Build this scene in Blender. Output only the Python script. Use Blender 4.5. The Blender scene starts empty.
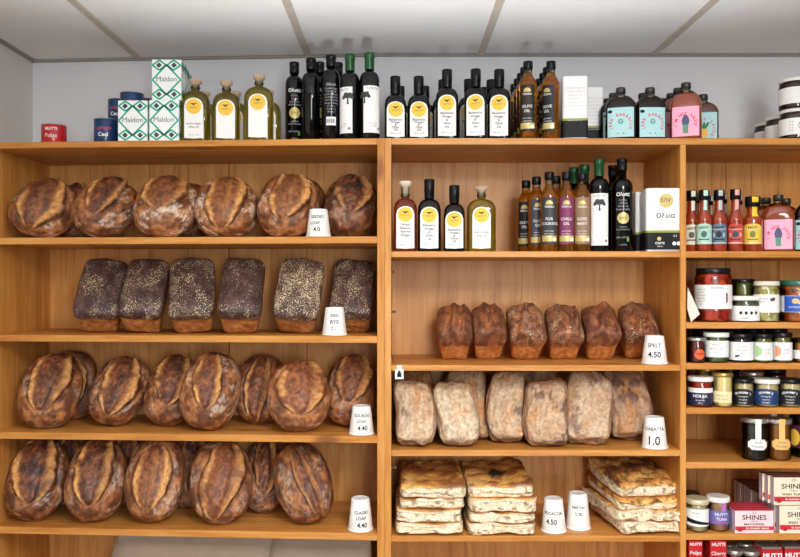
import bpy, bmesh, math, random
import numpy as np

# ------------------------------------------------------------------ camera, world, lights
sc = bpy.context.scene
C = sc.collection
EYE = 1.55
F = 778.0                      # focal length in pixels of the 800 px wide frame
PX0, PY0 = 398.0, 284.0        # vanishing point of the depth lines
DF = 2.348                     # distance to the front of the shelves
DEPTH = 0.352
ALPHA = math.radians(3.3)      # the left unit stands slightly turned

cam_d = bpy.data.cameras.new('camera'); cam = bpy.data.objects.new('camera', cam_d); C.objects.link(cam)
cam.location = (0, 0, EYE); cam.rotation_euler = (math.pi / 2, 0, 0)
cam_d.sensor_width = 36; cam_d.lens = F / 800 * 36
cam_d.shift_x = (400 - PX0) / 800; cam_d.shift_y = -(278.5 - PY0) / 800
cam_d.clip_start = 0.05
sc.camera = cam

w = bpy.data.worlds.new('world'); sc.world = w; w.use_nodes = True
w.node_tree.nodes['Background'].inputs[0].default_value = (0.86, 0.93, 1.0, 1)
w.node_tree.nodes['Background'].inputs[1].default_value = 0.2

def area(name, loc, rot, sx, sy, power, col):
    l = bpy.data.lights.new(name, 'AREA'); l.shape = 'RECTANGLE'; l.size = sx; l.size_y = sy
    l.energy = power; l.color = col
    o = bpy.data.objects.new(name, l); C.objects.link(o); o.location = loc; o.rotation_euler = rot
    return o
# daylight of the shop window behind the photographer
area('window_daylight', (0.75, -2.3, 1.6), (math.radians(90), 0, math.radians(10)), 1.0, 1.5, 52, (0.97, 0.985, 1.0))
# the photographer's flash, bounced off the white ceiling
fl_d = bpy.data.lights.new('bounce_flash', 'SPOT'); fl_d.energy = 250; fl_d.color = (0.95, 0.975, 1.0); fl_d.spot_size = math.radians(37); fl_d.spot_blend = 0.7; fl_d.shadow_soft_size = 0.06
fl = bpy.data.objects.new('bounce_flash', fl_d); C.objects.link(fl); fl.location = (0.1, 0.05, 0.85)
fl.rotation_euler = (math.radians(90 + 47), 0, 0); fl.scale = (2.3, 1, 1)

vs = sc.view_settings
vs.view_transform = 'Standard'; vs.look = 'None'; vs.gamma = 1; vs.use_curve_mapping = False
vs.exposure = 0.56

# ------------------------------------------------------------------ helpers
def lin(c):
    r = []
    for v in c[:3]:
        v = v / 255.0
        r.append(v / 12.92 if v <= 0.04045 else ((v + 0.055) / 1.055) ** 2.4)
    return tuple(r)

MATS = {}
def mat(name, rgb, rough=0.5, metal=0.0, coat=0.0, trans=0.0, bump=0.0, bscale=60, var=0.0, vscale=20, ior=1.45, spec=0.5):
    if name in MATS: return MATS[name]
    m = bpy.data.materials.new(name); m.use_nodes = True; MATS[name] = m
    nt = m.node_tree; b = nt.nodes['Principled BSDF']
    c = lin(rgb)
    b.inputs['Base Color'].default_value = (*c, 1)
    b.inputs['Roughness'].default_value = rough
    b.inputs['Metallic'].default_value = metal
    b.inputs['Coat Weight'].default_value = coat
    b.inputs['Coat Roughness'].default_value = 0.04
    b.inputs['Transmission Weight'].default_value = trans
    b.inputs['IOR'].default_value = ior
    b.inputs['Specular IOR Level'].default_value = spec
    if var or bump:
        tc = nt.nodes.new('ShaderNodeTexCoord')
    if var:
        n = nt.nodes.new('ShaderNodeTexNoise'); n.inputs['Scale'].default_value = vscale; n.inputs['Detail'].default_value = 4
        nt.links.new(tc.outputs['Object'], n.inputs['Vector'])
        r = nt.nodes.new('ShaderNodeMapRange'); r.inputs['From Min'].default_value = 0.3; r.inputs['From Max'].default_value = 0.7
        r.inputs['To Min'].default_value = 1 - var; r.inputs['To Max'].default_value = 1 + var
        nt.links.new(n.outputs['Fac'], r.inputs['Value'])
        mx = nt.nodes.new('ShaderNodeVectorMath'); mx.operation = 'SCALE'; mx.inputs[0].default_value = c
        nt.links.new(r.outputs[0], mx.inputs['Scale']); nt.links.new(mx.outputs[0], b.inputs['Base Color'])
    if bump:
        n = nt.nodes.new('ShaderNodeTexNoise'); n.inputs['Scale'].default_value = bscale; n.inputs['Detail'].default_value = 5
        nt.links.new(tc.outputs['Object'], n.inputs['Vector'])
        bp = nt.nodes.new('ShaderNodeBump'); bp.inputs['Strength'].default_value = bump; bp.inputs['Distance'].default_value = 0.004
        nt.links.new(n.outputs['Fac'], bp.inputs['Height']); nt.links.new(bp.outputs[0], b.inputs['Normal'])
    return m

def thin_glass(name, rgb, gloss=0.12):
    if name in MATS: return MATS[name]
    m = bpy.data.materials.new(name); m.use_nodes = True; MATS[name] = m
    nt = m.node_tree; nt.nodes.remove(nt.nodes['Principled BSDF']); out = nt.nodes['Material Output']
    t = nt.nodes.new('ShaderNodeBsdfTransparent'); t.inputs[0].default_value = (*lin(rgb), 1)
    g = nt.nodes.new('ShaderNodeBsdfGlossy'); g.inputs['Roughness'].default_value = 0.04
    fr = nt.nodes.new('ShaderNodeFresnel'); fr.inputs['IOR'].default_value = 1.45
    mx = nt.nodes.new('ShaderNodeMixShader')
    nt.links.new(fr.outputs[0], mx.inputs[0]); nt.links.new(t.outputs[0], mx.inputs[1]); nt.links.new(g.outputs[0], mx.inputs[2])
    nt.links.new(mx.outputs[0], out.inputs[0])
    return m

def chunks(name, cols, scale=60, rough=0.3):
    """pieces of food behind glass: voronoi cells of a few colours"""
    if name in MATS: return MATS[name]
    m = bpy.data.materials.new(name); m.use_nodes = True; MATS[name] = m
    nt = m.node_tree; b = nt.nodes['Principled BSDF']; b.inputs['Roughness'].default_value = rough
    b.inputs['Coat Weight'].default_value = 0.6; b.inputs['Coat Roughness'].default_value = 0.05
    tc = nt.nodes.new('ShaderNodeTexCoord'); v = nt.nodes.new('ShaderNodeTexVoronoi'); v.inputs['Scale'].default_value = scale
    nt.links.new(tc.outputs['Object'], v.inputs['Vector'])
    s = nt.nodes.new('ShaderNodeSeparateColor'); nt.links.new(v.outputs['Color'], s.inputs[0])
    r = nt.nodes.new('ShaderNodeValToRGB'); el = r.color_ramp.elements
    el[0].position = 0; el[0].color = (*lin(cols[0]), 1); el[1].position = 1; el[1].color = (*lin(cols[-1]), 1)
    for i, c in enumerate(cols[1:-1]):
        e = el.new((i + 1) / (len(cols) - 1)); e.color = (*lin(c), 1)
    nt.links.new(s.outputs[0], r.inputs[0]); nt.links.new(r.outputs[0], b.inputs['Base Color'])
    return m

def wood(name, axis, c1, c2, c3, knots=True):
    m = bpy.data.materials.new(name); m.use_nodes = True; MATS[name] = m
    nt = m.node_tree; N = nt.nodes; L = nt.links; b = N['Principled BSDF']
    b.inputs['Roughness'].default_value = 0.42; b.inputs['Specular IOR Level'].default_value = 0.35
    tc = N.new('ShaderNodeTexCoord'); oi = N.new('ShaderNodeObjectInfo')
    ad = N.new('ShaderNodeVectorMath'); ad.operation = 'ADD'
    cb = N.new('ShaderNodeCombineXYZ'); mu = N.new('ShaderNodeMath'); mu.operation = 'MULTIPLY'; mu.inputs[1].default_value = 7.0
    L.new(oi.outputs['Random'], mu.inputs[0])
    for k in range(3): L.new(mu.outputs[0], cb.inputs[k])
    L.new(tc.outputs['Object'], ad.inputs[0]); L.new(cb.outputs[0], ad.inputs[1])
    mp = N.new('ShaderNodeMapping'); sca = [11.0, 11.0, 11.0]; sca[axis] = 0.8; mp.inputs['Scale'].default_value = sca
    L.new(ad.outputs[0], mp.inputs['Vector'])
    n1 = N.new('ShaderNodeTexNoise'); n1.inputs['Scale'].default_value = 1.6; n1.inputs['Detail'].default_value = 6; n1.inputs['Distortion'].default_value = 1.2
    L.new(mp.outputs[0], n1.inputs['Vector'])
    wv = N.new('ShaderNodeTexNoise'); wv.inputs['Scale'].default_value = 9; wv.inputs['Detail'].default_value = 3; wv.inputs['Distortion'].default_value = 0.6
    L.new(mp.outputs[0], wv.inputs['Vector'])
    mx = N.new('ShaderNodeMix'); mx.data_type = 'FLOAT'; mx.inputs[0].default_value = 0.42
    L.new(n1.outputs['Fac'], mx.inputs[2]); L.new(wv.outputs['Fac'], mx.inputs[3])
    r = N.new('ShaderNodeValToRGB'); el = r.color_ramp.elements
    el[0].position = 0.33; el[0].color = (*lin(c1), 1); el[1].position = 0.68; el[1].color = (*lin(c3), 1)
    e = el.new(0.5); e.color = (*lin(c2), 1)
    L.new(mx.outputs[0], r.inputs[0])
    last = r.outputs[0]
    if knots:
        mp2 = N.new('ShaderNodeMapping'); s2 = [5.0, 5.0, 5.0]; s2[axis] = 2.2; mp2.inputs['Scale'].default_value = s2
        L.new(ad.outputs[0], mp2.inputs['Vector'])
        vo = N.new('ShaderNodeTexVoronoi'); vo.inputs['Scale'].default_value = 1.0; L.new(mp2.outputs[0], vo.inputs['Vector'])
        mr = N.new('ShaderNodeMapRange'); mr.inputs['From Min'].default_value = 0.05; mr.inputs['From Max'].default_value = 0.12
        mr.inputs['To Min'].default_value = 0.75; mr.inputs['To Max'].default_value = 0.0
        L.new(vo.outputs['Distance'], mr.inputs['Value'])
        m2 = N.new('ShaderNodeMix'); m2.data_type = 'RGBA'; m2.inputs[7].default_value = (*lin((112, 62, 34)), 1)
        L.new(mr.outputs[0], m2.inputs[0]); L.new(last, m2.inputs[6]); last = m2.outputs[2]
    L.new(last, b.inputs['Base Color'])
    bp = N.new('ShaderNodeBump'); bp.inputs['Strength'].default_value = 0.12; bp.inputs['Distance'].default_value = 0.002
    L.new(wv.outputs['Fac'], bp.inputs['Height']); L.new(bp.outputs[0], b.inputs['Normal'])
    return m

W1 = ((174, 106, 42), (203, 137, 64), (220, 160, 86))
wood_x = wood('pine_along_shelf', 0, *W1)
wood_z = wood('pine_upright', 2, *W1)
wood_bk = wood('pine_back_board', 2, (178, 116, 58), (204, 144, 79), (219, 163, 97), knots=False)

def face(loc): return -math.atan2(loc[0], loc[1])
def tag(o, label, cat=None, group=None, kind=None):
    if label: o['label'] = label
    if cat: o['category'] = cat
    if group: o['group'] = group
    if kind: o['kind'] = kind
    return o

def new_mesh(name, V, Fc, m, parent=None, smooth=True):
    me = bpy.data.meshes.new(name)
    me.from_pydata(V.tolist() if isinstance(V, np.ndarray) else V, [], Fc.tolist() if isinstance(Fc, np.ndarray) else Fc)
    if smooth: me.polygons.foreach_set('use_smooth', [True] * len(me.polygons))
    me.materials.append(m); me.update()
    o = bpy.data.objects.new(name, me); C.objects.link(o)
    if parent is not None: o.parent = parent
    return o

def thing(name, label, cat, loc=(0, 0, 0), rotz=0.0, group=None):
    o = bpy.data.objects.new(name, None); C.objects.link(o); o.empty_display_size = 0.02
    o.location = loc; o.rotation_euler = (0, 0, rotz)
    return tag(o, label, cat, group)

def dup(o, loc=None, rotz=None, label=None, parent=None, group=None):
    c = o.copy(); C.objects.link(c)
    if parent is not None: c.parent = parent
    if loc is not None: c.location = loc
    if rotz is not None: c.rotation_euler = (0, 0, rotz)
    if label: c['label'] = label
    if group: c['group'] = group
    for ch in list(o.children): dup(ch, parent=c)
    return c

def cbox(name, lo, hi, m, parent=None, c=0.0012, smooth=False):
    """chamfered box between two corners"""
    bm = bmesh.new()
    bmesh.ops.create_cube(bm, size=1)
    for v in bm.verts:
        for k in range(3): v.co[k] = lo[k] + (v.co[k] + 0.5) * (hi[k] - lo[k])
    if c: bmesh.ops.bevel(bm, geom=list(bm.edges), offset=c, segments=1 if not smooth else 2, affect='EDGES', profile=0.5)
    me = bpy.data.meshes.new(name); bm.to_mesh(me); bm.free(); me.materials.append(m)
    o = bpy.data.objects.new(name, me); C.objects.link(o)
    if parent is not None: o.parent = parent
    return o

# rings: (z, half width, half depth, exponent)
def outline(ax, ay, n, seg):
    t = np.linspace(0, 2 * math.pi, seg, endpoint=False)
    s, c = np.sin(t), np.cos(t)
    return np.sign(s) * np.abs(s) ** (2 / n) * ax, -np.sign(c) * np.abs(c) ** (2 / n) * ay
def lathe(name, rings, m, parent=None, seg=28, caps=True):
    V = []; Fc = []
    for (z, ax, ay, n) in rings:
        x, y = outline(ax, ay, n, seg)
        V += [(float(a), float(b), z) for a, b in zip(x, y)]
    for i in range(len(rings) - 1):
        for j in range(seg):
            k = (j + 1) % seg
            Fc.append((i * seg + j, i * seg + k, (i + 1) * seg + k, (i + 1) * seg + j))
    if caps:
        Fc.append(tuple(reversed(range(seg)))); Fc.append(tuple(range((len(rings) - 1) * seg, len(rings) * seg)))
    o = new_mesh(name, V, Fc, m, parent)
    for p in (o.data.polygons[-1], o.data.polygons[-2]):
        if caps: p.use_smooth = False
    return o
def cyl(pts):                      # (r, z) -> round rings
    return [(z, r, r, 2) for r, z in pts]

class Wrap:
    """maps label coordinates (s along the surface, z) onto the front of a body"""
    def __init__(s, ax, ay=None, n=2.0, cone=None, flat=None):
        s.flat = flat; s.cone = cone
        if flat is None:
            ay = ay or ax
            t = np.linspace(-math.pi, math.pi, 721)
            x = np.sign(np.sin(t)) * np.abs(np.sin(t)) ** (2 / n) * ax
            y = -np.sign(np.cos(t)) * np.abs(np.cos(t)) ** (2 / n) * ay
            d = np.concatenate([[0], np.cumsum(np.hypot(np.diff(x), np.diff(y)))])
            s.t = d - d[360]; s.x = x; s.y = y
    def __call__(s, S, Z, eps):
        if s.flat is not None:
            o, u, nn = s.flat
            return np.stack([o[0] + u[0] * S + nn[0] * eps, o[1] + u[1] * S + nn[1] * eps, Z], 1)
        k = s.cone(Z) if s.cone else np.ones_like(Z)
        S2 = S / k
        x = np.interp(S2, s.t, s.x); y = np.interp(S2, s.t, s.y)
        e = 0.0004
        tx = np.interp(S2 + e, s.t, s.x) - np.interp(S2 - e, s.t, s.x); ty = np.interp(S2 + e, s.t, s.y) - np.interp(S2 - e, s.t, s.y)
        l = np.hypot(tx, ty) + 1e-12
        return np.stack([x * k + ty / l * eps, y * k - tx / l * eps, Z], 1)

def rect(wd, h, nx=10, nz=2):
    xs = np.linspace(-wd / 2, wd / 2, nx + 1); zs = np.linspace(0, h, nz + 1)
    V = np.array([(x, z) for z in zs for x in xs])
    Fc = [(j * (nx + 1) + i, j * (nx + 1) + i + 1, (j + 1) * (nx + 1) + i + 1, (j + 1) * (nx + 1) + i) for j in range(nz) for i in range(nx)]
    return V, Fc
def arch(wd, h, rise, nx=16, wave=0.0):
    V, Fc = rect(wd, 1.0, nx, 4)
    V = V.copy(); u = V[:, 0] / (wd / 2)
    top = h - rise * (1 - np.sqrt(np.maximum(0, 1 - u * u)))
    bot = wave * np.abs(u)
    V[:, 1] = bot + V[:, 1] * (top - bot)
    return V, Fc
def disc(r, ry=None, seg=20, r0=0.0):
    ry = ry or r; V = []; Fc = []
    fr = [r0, 0.5 + r0 / 2 if r0 < 1 else 1, 1.0] if r0 else [0.02, 0.5, 1.0]
    for q in fr:
        for k in range(seg):
            a = 2 * math.pi * k / seg; V.append((math.cos(a) * r * q, math.sin(a) * ry * q))
    for i in range(2):
        for k in range(seg):
            l = (k + 1) % seg; Fc.append((i * seg + k, (i + 1) * seg + k, (i + 1) * seg + l, i * seg + l))
    if not r0: Fc.append(tuple(range(seg)))
    return np.array(V), Fc
def band(x0, x1, fb, ft, nx=14):
    V = []; Fc = []
    for i in range(nx + 1):
        x = x0 + (x1 - x0) * i / nx; V += [(x, fb(x)), (x, ft(x))]
    for i in range(nx): Fc.append((2 * i, 2 * i + 2, 2 * i + 3, 2 * i + 1))
    return np.array(V), Fc
def poly(pts):
    return np.array(pts, float), [tuple(range(len(pts)))]
def join(*shs):
    V = []; Fc = []; b = 0
    for v, f in shs:
        V.append(v); Fc += [tuple(i + b for i in q) for q in f]; b += len(v)
    return np.concatenate(V), Fc
def move(sh, ds, dz, rot=0.0, k=1.0):
    v = sh[0] * k; c, s = math.cos(rot), math.sin(rot)
    return np.stack([v[:, 0] * c - v[:, 1] * s + ds, v[:, 0] * s + v[:, 1] * c + dz], 1), sh[1]
def line(a, b, t):
    a = np.array(a, float); b = np.array(b, float); d = b - a; n = np.array([-d[1], d[0]]) / np.hypot(*d) * t / 2
    return poly([a - n, b - n, b + n, a + n])

TXT = {}
def text(st, size, sx=1.0, bold=0.0):
    """lettering as flat mesh, centred on s = 0, baseline at z = 0"""
    key = (st, bold)
    if key not in TXT:
        cu = bpy.data.curves.new('lettering', 'FONT'); cu.body = st; cu.size = 1; cu.resolution_u = 3; cu.offset = bold
        ob = bpy.data.objects.new('lettering', cu)
        me = bpy.data.meshes.new_from_object(ob)
        V = np.array([(v.co.x, v.co.y) for v in me.vertices]) if len(me.vertices) else np.zeros((0, 2))
        Fc = [tuple(p.vertices) for p in me.polygons]
        bpy.data.objects.remove(ob); bpy.data.curves.remove(cu); bpy.data.meshes.remove(me)
        TXT[key] = (V, Fc)
    V, Fc = TXT[key]
    V = V.copy()
    if len(V): V[:, 0] -= (V[:, 0].max() + V[:, 0].min()) / 2
    V = V * size; V[:, 0] *= sx
    return V, Fc
def arc_text(st, size, r, a0, a1, bold=0.02):
    out = []
    n = len(st)
    for i, ch in enumerate(st):
        if ch == ' ': continue
        a = a0 + (a1 - a0) * i / max(1, n - 1)
        out.append(move(text(ch, size, bold=bold), r * math.cos(a), r * math.sin(a), a - math.pi / 2))
    return join(*out)
def lines(rows, size, gap, z, sx=1.0, bold=0.0):
    return join(*[move(text(t, size, sx, bold), 0, z - i * gap) for i, t in enumerate(rows)])

def decal(name, sh, wrap, eps, m, parent, s=0.0, z=0.0):
    V, Fc = sh
    P = wrap(V[:, 0] + s, V[:, 1] + z, eps)
    return new_mesh(name, P, Fc, m, parent, smooth=False)

# shelf frame: px -> world on the fronts of the units
def front(unit, px):
    if unit == 'R': return DF
    return (DF - math.tan(ALPHA) * 0.0399) / (1 + math.tan(ALPHA) * (px - PX0) / F)
def at(unit, px, off, z):
    D = front(unit, px) + off
    return ((px - PX0) / F * D, D, z)
def zat(py, D=DF): return EYE + (PY0 - py) / F * D
Z_TOP = zat(138)
ZL = {1: zat(236.3), 2: zat(336.2), 3: zat(436.5), 4: zat(534)}         # left unit
ZC = {1: zat(251.3), 2: zat(365), 3: zat(450.3), 4: zat(536)}           # middle bays
ZR = {1: zat(251.3), 2: zat(322.3), 3: zat(363.2), 4: zat(407.9), 5: zat(462.4), 6: zat(534), 7: zat(626)}
def top_off(unit, px, h, ytop, r):
    """distance behind the front edge at which a thing of height h on the top board reaches ytop"""
    D = F * (Z_TOP + h - EYE) / (PY0 - ytop)
    return min(max(D - front(unit, px), r + 0.004), DEPTH - r - 0.004)

# ------------------------------------------------------------------ the room
CEIL = EYE + 0.8009
plaster = mat('white_wall_paint', (222, 222, 225), 0.75, var=0.02, vscale=6, bump=0.06, bscale=90)
plaster_l = mat('warm_wall_paint', (222, 217, 211), 0.75, var=0.03, vscale=5, bump=0.06, bscale=90)
tile_m = mat('ceiling_tile', (242, 243, 243), 0.85, var=0.02, vscale=8, bump=0.08, bscale=160)
bar_m = mat('ceiling_bar_paint', (196, 186, 172), 0.55, var=0.08, vscale=30)
floor_m = mat('shop_floor', (112, 108, 104), 0.45, var=0.1, vscale=4)
shop_wall = mat('taupe_shop_wall', (118, 116, 114), 0.7, var=0.05, vscale=3)
XL, XR, YB = -1.311, 3.3, -2.5
DW = DF + DEPTH + 0.018
ta = math.tan(ALPHA)
bx = -0.02; yl = DW + ta * (bx - XL)
def slab(name, pts, z0, z1, m):
    n = len(pts)
    V = [(x, y, z0) for x, y in pts] + [(x, y, z1) for x, y in pts]
    Fc = [tuple(reversed(range(n))), tuple(range(n, 2 * n))] + [(i, (i + 1) % n, n + (i + 1) % n, n + i) for i in range(n)]
    o = new_mesh(name, V, Fc, m, smooth=False); o['kind'] = 'structure'; return o
slab('floor', [(XL - 0.1, YB - 0.1), (XR + 0.1, YB - 0.1), (XR + 0.1, 2.95), (XL - 0.1, 2.95)], -0.05, 0, floor_m)
slab('wall_back', [(XL, yl), (bx, DW), (XR, DW), (XR, DW + 0.12), (XL, yl + 0.12)], 0, CEIL + 0.03, plaster)
slab('wall_left', [(XL - 0.1, YB), (XL, YB), (XL, yl + 0.12), (XL - 0.1, yl + 0.12)], 0, CEIL + 0.03, plaster_l)
slab('wall_right', [(XR, YB), (XR + 0.1, YB), (XR + 0.1, DW + 0.12), (XR, DW + 0.12)], 0, CEIL + 0.03, shop_wall)
for k, (x0, x1, z0, z1) in enumerate([(XL, XR, 0, 0.75), (XL, XR, 2.28, CEIL), (XL, -0.9, 0.75, 2.28), (2.9, XR, 0.75, 2.28)]):
    if k == 0: rear = slab('wall_front', [(x0, YB - 0.1), (x1, YB - 0.1), (x1, YB), (x0, YB)], z0, z1, shop_wall)
    else:
        o = slab('wall_front_section', [(x0, YB - 0.1), (x1, YB - 0.1), (x1, YB), (x0, YB)], z0, z1, shop_wall); o.parent = rear; del o['kind']
# suspended ceiling: slab, tiles, bars
ceil = slab('ceiling', [(XL - 0.1, YB - 0.1), (XR + 0.1, YB - 0.1), (XR + 0.1, 2.95), (XL - 0.1, 2.95)], CEIL + 0.03, CEIL + 0.08, tile_m)
bars = [-0.921 + 0.605 * k for k in range(-1, 8)]
rows_y = [2.84, 1.78, 0.58, -0.62, -1.82, -3.0]
for i in range(len(bars) - 1):
    for j in range(len(rows_y) - 1):
        x0, x1 = max(bars[i], XL), min(bars[i + 1], XR); y1, y0 = rows_y[j], max(rows_y[j + 1], YB)
        if x1 - x0 < 0.05: continue
        cbox('ceiling_tile', (x0 + 0.008, y0 + 0.008, CEIL + 0.002), (x1 - 0.008, y1 - 0.008, CEIL + 0.02), tile_m, ceil, 0.003)
for x in bars:
    if XL < x < XR: cbox('ceiling_bar', (x - 0.012, YB, CEIL - 0.003), (x + 0.012, 2.84, CEIL + 0.004), bar_m, ceil, 0.001)
for y in rows_y[1:-1]:
    cbox('ceiling_bar', (XL, y - 0.012, CEIL - 0.0025), (XR, y + 0.012, CEIL + 0.0035), bar_m, ceil, 0.001)
tr = mat('wall_angle_trim', (150, 143, 134), 0.6)
def angle_trim(name, p, q):
    d = math.hypot(q[0] - p[0], q[1] - p[1]); o = cbox(name, (0, -0.012, -0.004), (d, 0.0, 0.004), tr, None, 0.0008)
    o.location = (p[0], p[1], CEIL - 0.003); o.rotation_euler = (0, 0, math.atan2(q[1] - p[1], q[0] - p[0])); o['kind'] = 'structure'
angle_trim('trim_1', (XL, yl), (bx, DW)); angle_trim('trim_2', (bx, DW), (XR, DW)); angle_trim('trim_3', (XL, YB), (XL, yl))
# lit ceiling panel above the customer side
lp = thing('ceiling_light', 'oblong white light panel set in the ceiling above the customers', 'light', (0.59, 0.02, CEIL - 0.004))
cbox('frame', (-0.295, -0.59, -0.012), (0.295, 0.59, 0.0), mat('lamp_frame', (235, 235, 235), 0.4), lp, 0.003)
em = bpy.data.materials.new('lamp_diffuser'); em.use_nodes = True
em.node_tree.nodes['Principled BSDF'].inputs['Emission Color'].default_value = (1, 0.97, 0.93, 1)
em.node_tree.nodes['Principled BSDF'].inputs['Emission Strength'].default_value = 27.0
cbox('diffuser', (-0.28, -0.575, -0.016), (0.28, 0.575, -0.0125), em, lp, 0.001)

# ------------------------------------------------------------------ shelving
T = 0.0185
pin_m = mat('shelf_pin_steel', (190, 190, 185), 0.35, 0.9)
def shelf_pins(unit, x, ys, zs, sgn):
    for z in zs:
        for y in ys:
            p = lathe('shelf_pin', cyl([(0.003, 0), (0.003, 0.012), (0.0045, 0.0125), (0.0045, 0.014)]), pin_m, unit, seg=8)
            p.location = (x, y, z); p.rotation_euler = (0, math.pi / 2 * sgn, 0)
# left unit (local x runs along its front, 0 = its right end)
LU = thing('shelving_unit', 'pine shelving unit full of round, oval and tin loaves on the left', 'shelves', (-0.0399, DF, 0), -ALPHA)
WL = 1.222
cbox('side_panel', (-0.023, 0, 0), (0, DEPTH, Z_TOP), wood_z, LU)
cbox('side_panel', (-WL - 0.022, 0, 0), (-WL, DEPTH, Z_TOP), wood_z, LU)
cbox('top_board', (-WL, 0.0, Z_TOP - 0.0195), (-0.0231, DEPTH, Z_TOP - 0.0005), wood_x, LU)
for k in ZL: cbox('shelf', (-WL, 0.001, ZL[k] - 0.021), (-0.0231, DEPTH - 0.0005, ZL[k]), wood_x, LU)
cbox('shelf', (-WL, 0.001, 0.38), (-0.0231, DEPTH - 0.0005, 0.40), wood_x, LU)
cbox('plinth', (-WL, 0.03, 0), (-0.0231, 0.05, 0.08), wood_x, LU)
for a, b in ((-WL - 0.022, -0.862), (-0.861, -0.72), (-0.719, -0.577), (-0.574, -0.30), (-0.299, 0)):
    cbox('back_board', (a, DEPTH, 0.02), (b, DEPTH + 0.012, Z_TOP - 0.002), wood_bk, LU, 0.002)
# middle and right bays
RU = thing('shelving_unit', 'pine shelving unit with two bays of bottles, small loaves, focaccia and jars', 'shelves', (0, DF, 0))
xa0, xa1 = -0.0396, (391.3 - PX0) / F * DF
xb0, xb1 = (680.3 - PX0) / F * DF, (686.2 - PX0) / F * DF
xc = (905 - PX0) / F * DF
cbox('side_panel', (xa0, 0, 0), (xa1, DEPTH, Z_TOP), wood_z, RU)
cbox('divider_panel', (xb0, 0, 0), (xb1, DEPTH, Z_TOP - 0.0202), wood_z, RU)
cbox('side_panel', (xc, 0, 0), (xc + 0.02, DEPTH, Z_TOP), wood_z, RU)
cbox('top_board', (xa1 + 0.0001, 0, Z_TOP - 0.02), (xc - 0.0001, DEPTH, Z_TOP - 0.0003), wood_x, RU)
for k in ZC: cbox('shelf', (xa1 + 0.0001, 0.001, ZC[k] - 0.018), (xb0 - 0.0001, DEPTH - 0.0005, ZC[k]), wood_x, RU)
for k in ZR: cbox('shelf', (xb1 + 0.0001, 0.001, ZR[k] - 0.019), (xc - 0.0001, DEPTH - 0.0005, ZR[k]), wood_x, RU)
cbox('shelf', (xa1 + 0.0001, 0.001, 0.40), (xb0 - 0.0001, DEPTH - 0.0005, 0.418), wood_x, RU)
cbox('plinth', (xa0 + 0.02, 0.03, 0), (xc, 0.05, 0.08), wood_x, RU)
cbox('back_board', (xa0, DEPTH, 0.02), (0.43, DEPTH + 0.012, Z_TOP - 0.002), wood_bk, RU, 0.001)
cbox('back_board', (0.4303, DEPTH, 0.02), (xb0 + 0.009, DEPTH + 0.012, Z_TOP - 0.002), wood_bk, RU, 0.001)
x = xb0 + 0.0093; wds = (0.095, 0.082, 0.1, 0.088, 0.096, 0.09, 0.1); i = 0
while x < xc + 0.02:
    x2 = min(x + wds[i % 7], xc + 0.02)
    cbox('back_board', (x, DEPTH, 0.02), (x2 - 0.0008, DEPTH + 0.012, Z_TOP - 0.002), wood_bk, RU, 0.0025); x = x2; i += 1
shelf_pins(RU, xa1, (0.03,), (zat(271.5), zat(312), zat(470)), 1)

# ------------------------------------------------------------------ bread
def hash3(i, j, k, seed):
    h = (i.astype(np.int64) * 73856093) ^ (j.astype(np.int64) * 19349663) ^ (k.astype(np.int64) * 83492791) ^ (seed * 2654435761 % 2147483647)
    h = (h ^ (h >> 13)) * 1274126177 & 0x7fffffff
    h = (h ^ (h >> 16)) & 0xffff
    return h / 65535.0
def vnoise(P, scale, seed):
    Q = P * scale; I = np.floor(Q); f = Q - I; f = f * f * (3 - 2 * f); I = I.astype(np.int64)
    r = 0
    for a in (0, 1):
        for b in (0, 1):
            for c in (0, 1):
                wgt = (f[:, 0] if a else 1 - f[:, 0]) * (f[:, 1] if b else 1 - f[:, 1]) * (f[:, 2] if c else 1 - f[:, 2])
                r = r + wgt * hash3(I[:, 0] + a, I[:, 1] + b, I[:, 2] + c, seed)
    return r
def fbm(P, scale, seed, o=4):
    r = 0; amp = 1; tot = 0
    for k in range(o):
        r = r + amp * vnoise(P, scale * 2 ** k, seed + 17 * k); tot += amp; amp *= 0.55
    return r / tot
def sst(a, b, x):
    t = np.clip((x - a) / (b - a), 0, 1); return t * t * (3 - 2 * t)
def mixc(c, col, f):
    return c * (1 - f[:, None]) + np.array(lin(col))[None, :] * f[:, None]
_cg = {}
def cubegrid(n):
    if n in _cg: return _cg[n]
    idx = {}; V = []; Fc = []
    def vid(p):
        if p not in idx: idx[p] = len(V); V.append([2 * q / n - 1 for q in p])
        return idx[p]
    for ax in range(3):
        for side in (0, n):
            for i in range(n):
                for j in range(n):
                    q = []
                    for (a, b) in ((i, j), (i + 1, j), (i + 1, j + 1), (i, j + 1)):
                        p = [0, 0, 0]; p[ax] = side; p[(ax + 1) % 3] = a; p[(ax + 2) % 3] = b; q.append(vid(tuple(p)))
                    if side == 0: q.reverse()
                    Fc.append(tuple(q))
    _cg[n] = (np.array(V), Fc); return _cg[n]
def superq(n, e):
    V, Fc = cubegrid(n)
    P = np.tan(V * math.pi / 4) if e < 4 else V.copy()
    k = (np.abs(P) ** e).sum(1) ** (1 / e)
    return P / k[:, None], Fc

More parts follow.
